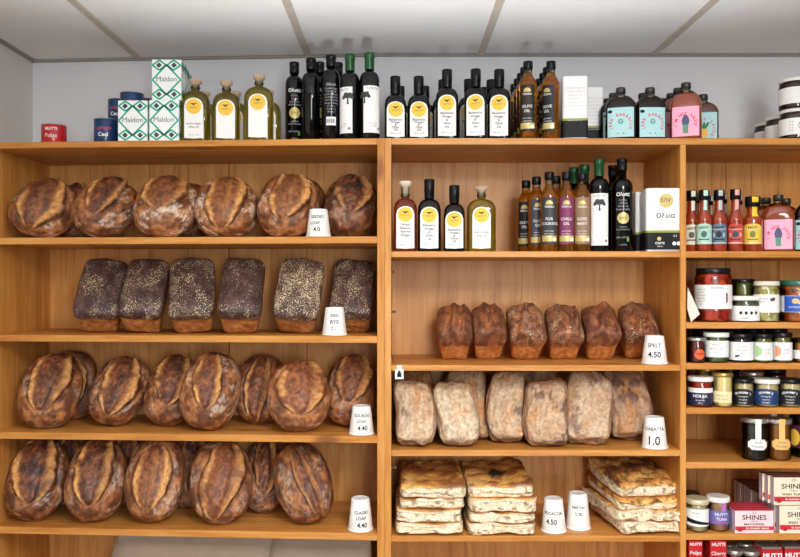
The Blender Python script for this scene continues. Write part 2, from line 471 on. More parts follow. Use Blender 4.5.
def crust_mat(name, bump=0.35, bscale=110, rough=0.62):
    m = bpy.data.materials.new(name); m.use_nodes = True; nt = m.node_tree; N = nt.nodes; L = nt.links
    b = N['Principled BSDF']; b.inputs['Roughness'].default_value = rough; b.inputs['Specular IOR Level'].default_value = 0.5
    a = N.new('ShaderNodeAttribute'); a.attribute_name = 'Col'
    tc = N.new('ShaderNodeTexCoord'); n = N.new('ShaderNodeTexNoise'); n.inputs['Scale'].default_value = bscale; n.inputs['Detail'].default_value = 6
    L.new(tc.outputs['Object'], n.inputs['Vector'])
    r = N.new('ShaderNodeMapRange'); r.inputs['From Min'].default_value = 0.3; r.inputs['From Max'].default_value = 0.7
    r.inputs['To Min'].default_value = 0.72; r.inputs['To Max'].default_value = 1.28
    L.new(n.outputs['Fac'], r.inputs['Value'])
    s = N.new('ShaderNodeVectorMath'); s.operation = 'SCALE'; L.new(a.outputs['Color'], s.inputs[0]); L.new(r.outputs[0], s.inputs['Scale'])
    n2 = N.new('ShaderNodeTexNoise'); n2.inputs['Scale'].default_value = 300; n2.inputs['Detail'].default_value = 2
    L.new(tc.outputs['Object'], n2.inputs['Vector'])
    ma = N.new('ShaderNodeMath'); ma.operation = 'MULTIPLY_ADD'; ma.inputs[1].default_value = 0.36
    L.new(a.outputs['Alpha'], ma.inputs[0]); L.new(n2.outputs['Fac'], ma.inputs[2])
    r2 = N.new('ShaderNodeMapRange'); r2.inputs['From Min'].default_value = 0.76; r2.inputs['From Max'].default_value = 0.84; L.new(ma.outputs[0], r2.inputs['Value'])
    mx = N.new('ShaderNodeMix'); mx.data_type = 'RGBA'; mx.inputs[7].default_value = (*lin((236, 214, 172)), 1)
    L.new(r2.outputs[0], mx.inputs[0]); L.new(s.outputs[0], mx.inputs[6])
    L.new(mx.outputs[2], b.inputs['Base Color'])
    bp = N.new('ShaderNodeBump'); bp.inputs['Strength'].default_value = bump; bp.inputs['Distance'].default_value = 0.004
    L.new(n.outputs['Fac'], bp.inputs['Height']); L.new(bp.outputs[0], b.inputs['Normal'])
    return m
CRUST = crust_mat('baked_crust', 0.6, 95, 0.5); CRUMB = crust_mat('focaccia_crumb', 0.25, 160, 0.7)

def rotm(tilt, roll, yaw, lean=0.0):
    def R(ax, a):
        c, s = math.cos(a), math.sin(a)
        return np.array({'x': [[1, 0, 0], [0, c, -s], [0, s, c]], 'y': [[c, 0, s], [0, 1, 0], [-s, 0, c]], 'z': [[c, -s, 0], [s, c, 0], [0, 0, 1]]}[ax])
    return R('z', yaw) @ R('y', lean) @ R('x', tilt) @ R('z', roll)
def bread(name, P, Fc, col, m, label, cat, group, unit, px, off, z, tilt, roll, yaw, lean=0.0, speck=None):
    d = math.radians
    yaw = yaw + (0 if name == 'focaccia_slab' else 0.62 * math.degrees(math.atan((PX0 - px) / F)))
    Q = P @ rotm(d(tilt), d(roll), d(yaw), d(lean)).T
    Q[:, 2] -= Q[:, 2].min(); Q[:, 0] -= (Q[:, 0].max() + Q[:, 0].min()) / 2; Q[:, 1] -= Q[:, 1].min()
    me = bpy.data.meshes.new(name); me.from_pydata(Q.tolist(), [], Fc)
    me.polygons.foreach_set('use_smooth', [True] * len(me.polygons)); me.materials.append(m)
    at_ = me.color_attributes.new('Col', 'FLOAT_COLOR', 'POINT')
    at_.data.foreach_set('color', np.concatenate([np.clip(col, 0, 1), (np.zeros(len(col)) if speck is None else np.clip(speck, 0, 1))[:, None]], 1).astype(np.float32).ravel())
    me.update()
    o = bpy.data.objects.new(name, me); C.objects.link(o)
    D = front(unit, px) + off
    mid = (Q[:, 1].max()) * 0.35
    o.location = ((px - PX0) / F * (D + mid), D, z)
    return tag(o, label, cat, group)

def sourdough(label, group, unit, px, off, z, W=0.186, L=0.225, H=0.125, tilt=52, roll=0, yaw=0, lean=0, seed=1,
              w0=0.42, x0=0.0, bend=0.1, dark=0.3, gold=0.7, flour=0.5, double=0.0, twist=0.0, n=42):
    U, Fc = superq(n, 2.35)
    P = U * np.array([W / 2, L / 2, H * 0.58])
    low = U[:, 2] < 0; P[low, 2] = U[low, 2] * H * 0.42
    N0 = fbm(U + seed * 3.1, 1.6, seed, 3) - 0.5
    P = P * (1 + 0.10 * N0)[:, None]
    u = U[:, 0]; v = U[:, 1]; top = sst(-0.05, 0.35, U[:, 2])
    one = np.array([0.35, 1, 0.35])
    wob = (fbm(U * one + seed, 3.5, seed + 3, 2) - 0.5) * 0.26 + (fbm(U * one + seed, 16, seed + 6, 2) - 0.5) * 0.12
    wob2 = (fbm(U * one + seed * 7, 3.5, seed + 13, 2) - 0.5) * 0.3 + (fbm(U * one + seed * 7, 14, seed + 16, 2) - 0.5) * 0.10
    vc = 0.08 + 0.16 * math.sin(seed * 1.7); vl = 0.86 + 0.1 * math.sin(seed * 2.3)
    vv = np.clip((v - vc) / vl, -1, 1)
    wv = w0 * 1.15 * np.maximum(0.0025, 1 - vv * vv) ** 0.6
    c0 = x0 + bend * np.sin(1.6 * v + 0.4 + seed) + twist * v
    hi = c0 + wv * (1 + 1.1 * wob); lo = c0 - wv * (1 + 1.3 * wob2)
    d = (u - (hi + lo) / 2) / np.maximum((hi - lo) / 2, 0.012)
    ends = sst(1.0, 0.86, np.abs(vv))
    n1 = fbm(U + seed, 4.5, seed + 5, 4); n2 = fbm(U + seed * 2, 13, seed + 9, 3); n3 = fbm(U + seed, 2.2, seed + 11, 3)
    nv = fbm(U * one + seed * 3, 3.0, seed + 21, 2)
    inside = sst(1.06, 0.94, np.abs(d)) * top * sst(0.0, 0.06, 1 - np.abs(vv))
    hgt = inside * (0.007 * (1 - d * d)) * ends
    hgt += top * ends * 0.012 * np.exp(-((d - 1.0) / 0.14) ** 2) * (0.25 + 1.2 * nv)
    hgt += top * ends * 0.006 * np.exp(-((d + 1.0) / 0.13) ** 2) * (1.4 - 1.2 * nv)
    hgt -= top * ends * 0.010 * np.exp(-((d - 1.26) / 0.14) ** 2) * (0.3 + nv)
    hgt -= top * ends * 0.005 * np.exp(-((d + 1.26) / 0.13) ** 2)
    hgt -= inside * 0.006 * np.exp(-((d - 0.55) / 0.16) ** 2) * (1 - double)
    hgt -= inside * 0.008 * np.exp(-((d) / 0.09) ** 2) * double
    hgt += (n2 - 0.5) * 0.005 * (0.4 + inside) + (n1 - 0.5) * 0.005
    nrm = U / np.array([W, L, H]); nrm = nrm / np.linalg.norm(nrm, axis=1)[:, None]
    P = P + nrm * hgt[:, None]
    col = np.tile(np.array(lin((140, 85, 48))), (len(P), 1))
    col = mixc(col, (188, 124, 74), sst(0.5, 0.7, n1) * 0.85)
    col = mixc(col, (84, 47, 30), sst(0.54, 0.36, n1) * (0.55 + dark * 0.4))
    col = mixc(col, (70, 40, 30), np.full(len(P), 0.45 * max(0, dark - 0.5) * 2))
    fl = sst(0.5, 0.66, n3) * (1 - inside) * sst(0.42, 0.58, n2) * flour * 1.1
    col = mixc(col, (226, 206, 184), np.clip(fl, 0, 0.8))
    inn = np.tile(np.array(lin((160, 96, 54))), (len(P), 1))
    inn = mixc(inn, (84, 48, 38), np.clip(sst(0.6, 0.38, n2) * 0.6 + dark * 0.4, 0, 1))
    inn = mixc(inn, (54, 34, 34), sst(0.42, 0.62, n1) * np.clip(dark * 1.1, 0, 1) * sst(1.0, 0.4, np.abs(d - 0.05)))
    e1 = np.exp(-((d - 0.84) / 0.2) ** 2) * sst(0.15, 0.5, nv); e2 = 0.95 * np.exp(-((d + 0.86) / 0.16) ** 2) * sst(0.75, 0.4, nv)
    edge = np.clip(e1 + e2 + 0.5 * np.exp(-((d - 0.1) / 0.14) ** 2) * double * n1 * 1.4, 0, 1)
    inn = mixc(inn, (232, 170, 98), np.clip(edge * gold * (0.45 + n2 * 1.1), 0, 1))
    col = col * (1 - inside)[:, None] + inn * inside[:, None]
    seam = top * ends * (np.exp(-((d - 1.18) / 0.09) ** 2) * (0.3 + nv) + 0.55 * np.exp(-((d + 1.18) / 0.08) ** 2))
    col = mixc(col, (52, 28, 20), np.clip(seam * 0.8, 0, 0.8))
    return bread('sourdough_loaf', P, Fc, col, CRUST, label, 'bread', group, unit, px, off, z, tilt, roll, yaw, lean, flour * 0.5 * (1 - inside) * sst(0.4, 0.6, n3))

def tin_loaf(label, group, unit, px, off, z, W=0.14, L=0.235, H=0.118, tilt=46, roll=0, yaw=0, lean=0, seed=1,
             top1=(66, 46, 44), top2=(92, 66, 62), sidec=(182, 120, 66), speck=0.5, speckc=(232, 210, 160), split=0.0, taper=0.16, dome=0.02, n=32, patch=0.0):
    U, Fc = superq(n, 8)
    V = U.copy()
    k = 1 - taper * (0.5 - 0.5 * V[:, 2]); 
    bul = 1 + (0.05 + 0.05 * split) * sst(0.1, 0.7, V[:, 2])
    P = np.stack([V[:, 0] * W / 2 * k * bul, V[:, 1] * L / 2 * (1 - 0.5 * taper * (0.5 - 0.5 * V[:, 2])) * bul, V[:, 2] * H / 2], 1)
    up = sst(0.3, 0.95, V[:, 2])
    P[:, 2] += up * dome * (1 - 0.8 * V[:, 0] ** 2) * (1 - 0.35 * V[:, 1] ** 2)
    n1 = fbm(U + seed, 5, seed, 4); n2 = fbm(U + seed, 17, seed + 4, 3); n3 = fbm(U + seed, 2.0, seed + 8, 2)
    P *= (1 + 0.07 * (n3 - 0.5) + 0.02 * (n1 - 0.5))[:, None]
    zt = 0.42 - 0.14 * split + 0.16 * (n3 - 0.5)
    top = sst(zt - 0.06, zt + 0.06, V[:, 2])
    P[:, 2] += top * (n2 - 0.5) * 0.004
    col = np.tile(np.array(lin(sidec)), (len(P), 1))
    col = mixc(col, (134, 78, 40), sst(0.5, 0.7, n1) * 0.55)
    col = mixc(col, (206, 152, 96), sst(0.5, 0.3, n1) * 0.5)
    tc = np.tile(np.array(lin(top1)), (len(P), 1)); tc = mixc(tc, top2, sst(0.4, 0.62, n1))
    if split:
        for s0, s1 in ((-0.3 + 0.12 * math.sin(seed * 2.1), 0.9 * math.sin(seed * 3.7)), (0.34 + 0.1 * math.sin(seed * 1.3), -0.9 * math.sin(seed * 2.9))):
            dd = (V[:, 0] - s0 - s1 * V[:, 1] * 0.4) / 0.16
            g = np.exp(-dd * dd) * sst(0.95, 0.6, np.abs(V[:, 1]))
            P[:, 2] += top * split * (0.012 * np.exp(-(dd - 1.2) ** 2) - 0.010 * g)
            tc = mixc(tc, (190, 116, 66), np.clip(g * split * 0.7 * sst(0.35, 0.65, n1), 0, 0.9))
    n6 = fbm(U + seed * 5, 2.6, seed + 31, 2)
    sp = top * np.clip(0.30 + 0.30 * speck + 1.0 * (n6 - 0.5), 0.05, 0.62 + 0.3 * patch) * (0.35 if speck < 0.15 else 1.0)
    col = col * (1 - top)[:, None] + tc * top[:, None]
    return bread('tin_loaf', P, Fc, col, CRUST, label, 'bread', group, unit, px, off, z, tilt, roll, yaw, lean, sp)

def ciabatta(label, group, unit, px, off, z, W=0.13, L=0.205, H=0.07, tilt=66, roll=0, yaw=0, lean=0, seed=1, white=0.7, darkspots=0.3, n=30):
    U, Fc = superq(n, 4.6)
    P = U * np.array([W / 2, L / 2, H / 2])
    n1 = fbm(U + seed, 2.4, seed, 4); n2 = fbm(U * [1, 0.4, 1] + seed, 9, seed + 4, 4); n3 = fbm(U + seed, 1.4, seed + 8, 2); n4 = fbm(U + seed, 5, seed + 12, 3)
    P *= (1 + 0.22 * (n3 - 0.5) + 0.08 * (n1 - 0.5))[:, None]
    P[:, 2] += (n1 - 0.5) * 0.024 + (n2 - 0.5) * 0.012
    P[:, 0] += 0.008 * np.sin(U[:, 1] * 2.4 + seed)
    n5 = fbm(U + seed * 1.3, 1.7, seed + 40, 2)
    col = np.tile(np.array(lin((160, 110, 66))), (len(P), 1))
    col = mixc(col, (214, 150, 86), sst(0.48, 0.30, n5) * 0.6)
    fl = sst(0.25, 0.7, 0.55 * n5 + 0.45 * n2 + 0.32 * (white - 0.4)) * sst(-0.6, 0.2, U[:, 2])
    col = mixc(col, (220, 199, 168), np.clip(fl * (0.35 + white * 0.55), 0, 0.92))
    wrk = np.exp(-((n2 - 0.5) / 0.03) ** 2)
    col = mixc(col, (140, 98, 66), np.clip(wrk * 0.4, 0, 1))
    ed = np.clip(sst(0.72, 1.0, np.abs(U[:, 0])) * 0.8 + sst(0.55, 1.0, U[:, 1]) + sst(0.86, 1.0, -U[:, 1]) * 0.8, 0, 1) * sst(0.12, 0.5, n1 + 0.1)
    col = mixc(col, (122, 78, 48), np.clip(ed * (1.05 - 0.25 * white), 0, 1))
    spot = sst(0.66 - 0.10 * darkspots, 0.71 - 0.10 * darkspots, n1)
    col = mixc(col, (96, 64, 58), np.clip(spot * darkspots * 1.8, 0, 0.85))
    col = mixc(col, (120, 92, 76), np.full(len(P), max(0, 0.5 - white) * 0.9))
    return bread('ciabatta_loaf', P, Fc, col, CRUST, label, 'bread', group, unit, px, off, z, tilt, roll, yaw, lean)

def focaccia(label, group, unit, px, off, z, W=0.21, L=0.3, H=0.04, yaw=0, pitch=0, lean=0, seed=1, herb=0.0, burnt=0.5, round_=11, n=30, bulge=0.004, crustfront=0.0, blister=None):
    U, Fc = superq(n, round_)
    P = U * np.array([W / 2, L / 2, H / 2])
    n1 = fbm(U * [1, 1.3, 0.4] + seed, 3, seed, 4); n2 = fbm(U * [W, L, H] / 0.1 + seed, 5.0, seed + 4, 2); n3 = fbm(U + seed, 1.7, seed + 8, 2)
    n5 = fbm(U * [W, L, H] / 0.1 + seed, 4.0, seed + 14, 3)
    t = sst(0.35, 0.75, U[:, 2])
    P[:, 2] += t * ((n1 - 0.5) * 0.030 * (1 + bulge * 40)) + (n3 - 0.5) * 0.012
    P[:, 1] += (n3 - 0.5) * 0.02; P[:, 0] += (n1 - 0.5) * 0.008
    fr = sst(0.75, 0.95, -U[:, 1]) + sst(0.8, 0.97, np.abs(U[:, 0]))
    hole = sst(0.63, 0.70, n2) * (1 - t) * np.clip(fr, 0, 1)
    P[:, 1] += hole * sst(0.7, 0.9, -U[:, 1]) * 0.005
    col = np.tile(np.array(lin((234, 219, 190))), (len(P), 1))
    col = mixc(col, (226, 200, 160), sst(0.45, 0.65, n5) * 0.6)
    col = mixc(col, (150, 118, 84), np.clip(hole, 0, 1) * 0.85)
    und = sst(-0.62, -0.85, U[:, 2]); col = mixc(col, (206, 140, 74), und * 0.8)
    tc = np.tile(np.array(lin((222, 162, 78))), (len(P), 1))
    tc = mixc(tc, (164, 94, 44), sst(0.46, 0.6, n1) * 0.8)
    tc = mixc(tc, (92, 50, 30), sst(0.55, 0.68, n1) * burnt)
    tc = mixc(tc, (244, 206, 132), sst(0.46, 0.34, n1) * 0.7)
    if herb: tc = mixc(tc, (82, 62, 24), sst(0.56, 0.64, n5) * herb * 0.85)
    if blister is not None:
        bd = ((U[:, 0] - blister[0]) / 0.26) ** 2 + ((U[:, 1] - blister[1]) / 0.2) ** 2
        tc = mixc(tc, (30, 16, 14), sst(1.25, 0.8, bd)); P[:, 2] += t * 0.008 * sst(1.3, 0.3, bd)
    t0 = 0.45 if bulge >= 0 else 0.72
    tt = sst(t0 - 0.5 * crustfront, t0 + 0.25 - 0.4 * crustfront, U[:, 2] + 0.15 * (n5 - 0.5))
    col = col * (1 - tt)[:, None] + tc * tt[:, None]
    return bread('focaccia_slab', P, Fc, col, CRUMB, label, 'bread', group, unit, px, off, z, pitch, 0, yaw, lean)

# --- top left shelf: six round sourdoughs
G = 'sourdough loaves on the upper left shelf'
z = ZL[1]
sourdough('leftmost round sourdough on the upper left shelf, two slanting golden splits', G, 'L', 41, 0.015, z, W=0.2, L=0.225, roll=-24, tilt=50, seed=3, w0=0.55, dark=0.45, flour=0.35, gold=0.85, double=0.5)
sourdough('second sourdough on the upper left shelf with one leaf shaped dark golden-rimmed split', G, 'L', 102, 0.012, z, W=0.195, L=0.23, roll=-20, tilt=50, seed=4, w0=0.40, dark=0.6, flour=0.5, gold=0.85, x0=0.05)
sourdough('third sourdough on the upper left shelf, pale floury rim around a wide brown split', G, 'L', 163, 0.012, z, W=0.198, L=0.225, roll=-6, tilt=51, seed=5, w0=0.55, dark=0.3, flour=0.7, gold=0.7)
sourdough('fourth sourdough on the upper left shelf with floury cheeks and golden wedge split', G, 'L', 224, 0.012, z, W=0.198, L=0.225, roll=2, tilt=51, seed=6, w0=0.5, dark=0.12, flour=0.9, gold=0.8, double=1.0)
sourdough('fifth sourdough on the upper left shelf, behind the white cup, long dark seam', G, 'L', 287, 0.01, z, W=0.19, L=0.24, roll=-8, tilt=52, seed=7, w0=0.5, dark=0.25, flour=0.6, gold=0.8, double=0.8)
sourdough('darkest, almost black sourdough at the right end of the upper left shelf', G, 'L', 350, 0.07, z, W=0.175, L=0.23, roll=-6, tilt=54, seed=8, w0=0.55, dark=1.0, flour=0.2, gold=0.55)
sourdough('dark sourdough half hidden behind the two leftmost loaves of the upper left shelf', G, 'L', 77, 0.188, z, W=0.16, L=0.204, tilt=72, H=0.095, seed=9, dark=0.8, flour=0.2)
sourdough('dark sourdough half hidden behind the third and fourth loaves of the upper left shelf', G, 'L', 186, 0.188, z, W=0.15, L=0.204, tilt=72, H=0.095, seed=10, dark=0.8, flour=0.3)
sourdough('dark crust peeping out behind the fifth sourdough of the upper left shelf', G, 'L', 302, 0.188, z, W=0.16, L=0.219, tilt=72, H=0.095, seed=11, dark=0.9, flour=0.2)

# --- second left shelf: six dark rye tin loaves
G = 'dark rye tin loaves on the second left shelf'
z = ZL[2]
tin_loaf('leftmost rye tin loaf on the second left shelf, leaning to the right, finely floured', G, 'L', 100, 0.03, z, W=0.142, roll=-3, lean=1, seed=21, speck=0.45)
tin_loaf('second rye tin loaf on the second left shelf, dark top with light dusting', G, 'L', 143, 0.02, z, W=0.135, roll=-3, lean=1, seed=22, speck=0.3)
tin_loaf('third rye tin loaf on the second left shelf with two bands of flour specks', G, 'L', 191, 0.02, z, W=0.142, L=0.24, roll=2, lean=-1, seed=23, speck=0.6)
tin_loaf('fourth rye tin loaf on the second left shelf, tallest tan end, few specks', G, 'L', 241, 0.02, z, W=0.135, L=0.24, tilt=45, roll=-1, lean=1, seed=24, speck=0.3)
tin_loaf('fifth rye tin loaf on the second left shelf, heavily dusted with cream flour', G, 'L', 299, 0.02, z, W=0.142, L=0.225, tilt=51, roll=-4, lean=2, seed=25, speck=1.0, patch=0.35)
tin_loaf('rye tin loaf at the right end of the second left shelf behind the cup', G, 'L', 353, 0.075, z, W=0.135, L=0.23, tilt=48, roll=-2, lean=1, seed=26, speck=0.55)

# --- third left shelf
G = 'oval sourdough loaves on the third left shelf'
z = ZL[3]
sourdough('leftmost oval sourdough on the third left shelf with two long golden cracks', G, 'L', 46, 0.02, z, W=0.19, L=0.246, roll=-6, tilt=60, seed=31, w0=0.5, dark=0.5, flour=0.3, gold=0.8)
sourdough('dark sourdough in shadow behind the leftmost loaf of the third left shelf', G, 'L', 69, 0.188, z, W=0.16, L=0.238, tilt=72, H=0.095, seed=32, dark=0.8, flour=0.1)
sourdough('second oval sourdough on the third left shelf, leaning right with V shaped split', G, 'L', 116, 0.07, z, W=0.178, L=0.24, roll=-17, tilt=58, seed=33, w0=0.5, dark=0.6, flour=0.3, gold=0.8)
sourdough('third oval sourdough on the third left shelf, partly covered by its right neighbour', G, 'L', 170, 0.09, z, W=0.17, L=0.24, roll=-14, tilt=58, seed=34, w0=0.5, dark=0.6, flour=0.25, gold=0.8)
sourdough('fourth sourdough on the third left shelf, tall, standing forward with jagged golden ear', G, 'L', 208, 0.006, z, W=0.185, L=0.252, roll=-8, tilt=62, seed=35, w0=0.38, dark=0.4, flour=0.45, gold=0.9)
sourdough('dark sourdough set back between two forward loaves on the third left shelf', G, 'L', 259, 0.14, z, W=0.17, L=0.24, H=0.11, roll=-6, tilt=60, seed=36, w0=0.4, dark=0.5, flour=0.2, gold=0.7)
sourdough('round reddish sourdough on the third left shelf with a dark spot in its middle', G, 'L', 297, 0.002, z, W=0.198, L=0.225, roll=6, tilt=60, seed=37, w0=0.6, dark=0.12, flour=0.3, gold=0.6, x0=0.15)
sourdough('sourdough at the right end of the third left shelf behind the cup', G, 'L', 351, 0.10, z, W=0.165, L=0.238, roll=-6, tilt=60, seed=38, w0=0.55, dark=0.4, flour=0.25, gold=0.6)

# --- bottom left shelf
G = 'large sourdough loaves on the lowest left shelf'
z = ZL[4]
sourdough('leftmost sourdough on the lowest left shelf, dark leaf shaped golden-edged split', G, 'L', 33, 0.01, z, W=0.188, L=0.258, roll=-8, tilt=63, seed=41, w0=0.58, dark=0.75, flour=0.45, gold=0.8)
sourdough('second sourdough on the lowest left shelf with ragged bright ear on its right', G, 'L', 93, 0.01, z, W=0.188, L=0.258, roll=-5, tilt=63, seed=42, w0=0.5, dark=0.65, flour=0.35, gold=0.9)
sourdough('third sourdough on the lowest left shelf with deep centre seam and pale tip', G, 'L', 152, 0.015, z, W=0.182, L=0.272, roll=-3, tilt=64, seed=43, w0=0.5, dark=0.2, flour=0.45, gold=0.85, double=1.0)
sourdough('fourth sourdough on the lowest left shelf, warm brown with a hooked crack', G, 'L', 219, 0.01, z, W=0.195, L=0.265, roll=4, tilt=62, seed=44, w0=0.5, dark=0.2, flour=0.4, gold=0.6, bend=0.25)
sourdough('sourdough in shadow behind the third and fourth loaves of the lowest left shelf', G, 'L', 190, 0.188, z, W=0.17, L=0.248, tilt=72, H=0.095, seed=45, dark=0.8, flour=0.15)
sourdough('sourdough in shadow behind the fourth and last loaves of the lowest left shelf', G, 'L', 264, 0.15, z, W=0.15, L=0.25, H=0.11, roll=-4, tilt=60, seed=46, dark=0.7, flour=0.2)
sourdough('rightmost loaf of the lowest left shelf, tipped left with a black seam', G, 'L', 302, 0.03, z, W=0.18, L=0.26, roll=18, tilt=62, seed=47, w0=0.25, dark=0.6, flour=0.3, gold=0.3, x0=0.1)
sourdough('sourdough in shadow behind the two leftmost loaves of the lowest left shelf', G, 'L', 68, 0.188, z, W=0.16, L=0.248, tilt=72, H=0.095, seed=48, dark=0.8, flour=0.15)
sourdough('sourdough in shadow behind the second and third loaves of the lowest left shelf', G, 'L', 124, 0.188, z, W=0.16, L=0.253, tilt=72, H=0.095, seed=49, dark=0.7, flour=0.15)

# --- middle bay: small tin loaves
G = 'small split-top tin loaves on the middle bay shelf'
z = ZC[2]
cols = dict(top1=(108, 64, 46), top2=(150, 96, 66), sidec=(196, 122, 62), split=1.0, dome=0.038, taper=0.2)
for k, (px, wd, yw, rl, fl, txt) in enumerate([
        (455, 0.106, 0, 0, 0.25, 'leftmost small tin loaf of the row, standing free of its neighbour'),
        (489, 0.102, 2, 2, 0.2, 'second small tin loaf in the row, deep fork on top'),
        (527, 0.112, 4, 5, 0.75, 'third small tin loaf in the row, floured on its left shoulder'),
        (565, 0.105, 4, 4, 0.45, 'fourth small tin loaf in the row, turned a little with round top'),
        (602, 0.106, 4, 4, 0.25, 'fifth small tin loaf in the row, smooth brown top'),
        (640, 0.106, 4, 4, 0.3, 'rightmost small tin loaf, half covered by the white cup')]):
    tin_loaf(txt, G, 'R', px, 0.085 if k < 5 else 0.105, z, W=wd, L=0.135 if k < 5 else 0.14, H=0.108, tilt=38, yaw=yw, roll=rl, lean=rl * 0.6, seed=51 + k, speck=fl - 0.15, **cols)

# --- middle bay: ciabatta
G = 'flour dusted ciabatta loaves on the middle bay shelf'
z = ZC[3]
for k, (px, off, wd, ln, rl, wh, ds, txt) in enumerate([
        (415, 0.02, 0.126, 0.205, 2, 0.75, 0.3, 'leftmost ciabatta, cream with a burnt lower left corner'),
        (457, 0.012, 0.126, 0.195, 3, 0.95, 0.2, 'whitest ciabatta, second from the left at the front'),
        (468, 0.12, 0.135, 0.235, 2, 0.5, 0.4, 'brown ciabatta standing behind the whitest ciabatta'),
        (507, 0.07, 0.115, 0.215, -2, 0.75, 0.45, 'ciabatta with a dark spot at mid height, left of the wavy one'),
        (547, 0.012, 0.134, 0.205, 5, 0.5, 0.5, 'wavy tan ciabatta with dark spots at its lower end'),
        (589, 0.04, 0.148, 0.23, 0, 0.6, 0.35, 'widest ciabatta with golden lower half, second from the cup'),
        (629, 0.10, 0.13, 0.225, 8, 0.3, 0.6, 'darkest greyish ciabatta leaning beside the white cup'),
        (420, 0.14, 0.10, 0.225, 2, 0.3, 0.5, 'dark ciabatta almost hidden behind the leftmost one'),
        (541, 0.15, 0.13, 0.235, 0, 0.3, 0.5, 'dark ciabatta in shadow behind the wavy tan one')]):
    ciabatta(txt, G, 'R', px, off, z, W=wd, L=ln, tilt=64, roll=rl, seed=71 + k, white=wh, darkspots=ds)

# --- middle bay: focaccia
z = ZC[4]
G = 'focaccia slices in the left stack'
hh = [0.033, 0.039, 0.031, 0.042]; zz = z
for k in range(4):
    focaccia(['bottom slice of the left focaccia stack', 'second slice from the bottom of the left focaccia stack', 'third slice from the bottom of the left focaccia stack', 'browned top slice of the left focaccia stack'][k],
             G, 'R', [428.5, 428, 431, 432][k], [-0.004, -0.003, 0.004, 0.0][k], zz, W=[0.205, 0.2, 0.198, 0.2][k], L=0.29, H=hh[k], seed=91 + k, burnt=0.55, pitch=2.2 if k == 3 else 0, bulge=0.004 if k == 3 else -0.01)
    zz += hh[k] + 0.0015
G = 'focaccia slices in the middle stack'
hh = [0.034, 0.029, 0.044, 0.039]; zz = z
for k in range(4):
    focaccia(['bottom slice of the middle focaccia stack', 'thin second slice of the middle focaccia stack', 'thick third slice of the middle focaccia stack', 'top slice of the middle focaccia stack with a large black blister'][k],
             G, 'R', [498, 498.5, 499.5, 497.5][k], [-0.004, -0.003, -0.006, -0.002][k], zz, W=[0.206, 0.2, 0.206, 0.198][k], L=0.29, H=hh[k], seed=101 + k, burnt=0.7, blister=(-0.05, -0.25) if k == 3 else None, pitch=2.2 if k == 3 else 0, bulge=0.004 if k == 3 else -0.01)
    zz += hh[k] + 0.0015
G = 'herb focaccia in the right stack'
focaccia('bottom herb focaccia slice of the right pile', G, 'R', 640.5, -0.004, z, W=0.212, L=0.3, H=0.036, seed=111, herb=0.7, yaw=6, bulge=-0.01)
focaccia('herb focaccia slice with round end, left of two side by side in the right pile', G, 'R', 619, 0.0, z + 0.036, W=0.116, L=0.29, H=0.036, seed=112, herb=0.7, yaw=10, bulge=-0.01)
focaccia('herb focaccia slice with round end, right of two side by side in the right pile', G, 'R', 658.5, 0.0, z + 0.036, W=0.108, L=0.29, H=0.036, seed=113, herb=0.7, yaw=2, bulge=-0.01)
focaccia('golden whole-edged herb focaccia, second from the top of the right pile', G, 'R', 638.5, 0.004, z + 0.072, W=0.214, L=0.29, H=0.038, seed=114, herb=0.8, yaw=8, pitch=2.5, burnt=0.5, crustfront=1.0, bulge=0.0)
focaccia('uppermost herb focaccia with browned ridges, on the right pile', G, 'R', 636, 0.014, z + 0.109, W=0.2, L=0.28, H=0.046, seed=115, herb=0.9, yaw=8, pitch=5, burnt=0.8, crustfront=0.35, bulge=0.01)

# ------------------------------------------------------------------ white paper cups as price tags
paper = mat('white_paper', (246, 244, 240), 0.55, var=0.01)
ink = mat('black_ink', (22, 20, 24), 0.55, spec=0.3); ink_soft = mat('thin_marker_ink', (96, 98, 112), 0.6)
def paper_cup(label, px, off, unit, z, rows, h=0.086, rot=0.0):
    t = thing('paper_cup', label, 'cup', at(unit, px, off, z), rot + face(at(unit, px, off, z)), 'upturned paper cups with handwritten prices')
    rb, rt = 0.0385, 0.0275
    b = lathe('cup_wall', cyl([(rb - 0.002, 0.001), (rb - 0.0005, 0.004), (rt, h - 0.001), (rt - 0.0012, h)]), paper, t, seg=32, caps=False)
    lathe('rolled_rim', cyl([(rb - 0.002, 0), (rb + 0.0012, 0.0006), (rb + 0.0018, 0.0025), (rb + 0.0008, 0.0045), (rb - 0.002, 0.005)]), paper, t, seg=32, caps=False)
    lathe('cup_bottom', cyl([(rt - 0.001, h - 0.003), (rt - 0.0025, h - 0.0031)]), paper, t, seg=32)
    wr = Wrap(1.0, cone=None)
    wr = Wrap(0.033, cone=lambda Z: (rb + (rt - rb) * Z / h) / 0.033)
    for (s, tx, sz, zz, bold) in rows:
        o = decal('handwriting', text(tx, sz, 0.92, max(bold, 0.012)), wr, 0.0007, ink, b, s, zz)
paper_cup('upturned white cup price tag in front of the upper left sourdoughs', 318.5, 0.042, 'L', ZL[1], [(0, 'SEEDED', 0.013, 0.057, 0), (-0.007, 'LOAF', 0.013, 0.038, 0), (-0.002, '4.0', 0.018, 0.017, 0.02)], rot=-0.1)
paper_cup('upturned white cup price tag reading rye on the second left shelf', 334.5, 0.045, 'L', ZL[2], [(0, 'SEED', 0.013, 0.057, 0), (0, 'RYE', 0.017, 0.036, 0.015), (-0.004, '7.-', 0.016, 0.016, 0.0)])
paper_cup('upturned white cup price tag on the third left shelf', 361.5, 0.045, 'L', ZL[3], [(0.002, 'SOURDO', 0.013, 0.055, 0.005), (0, 'LOAF', 0.013, 0.038, 0), (0.003, '4.40', 0.019, 0.016, 0.02)])
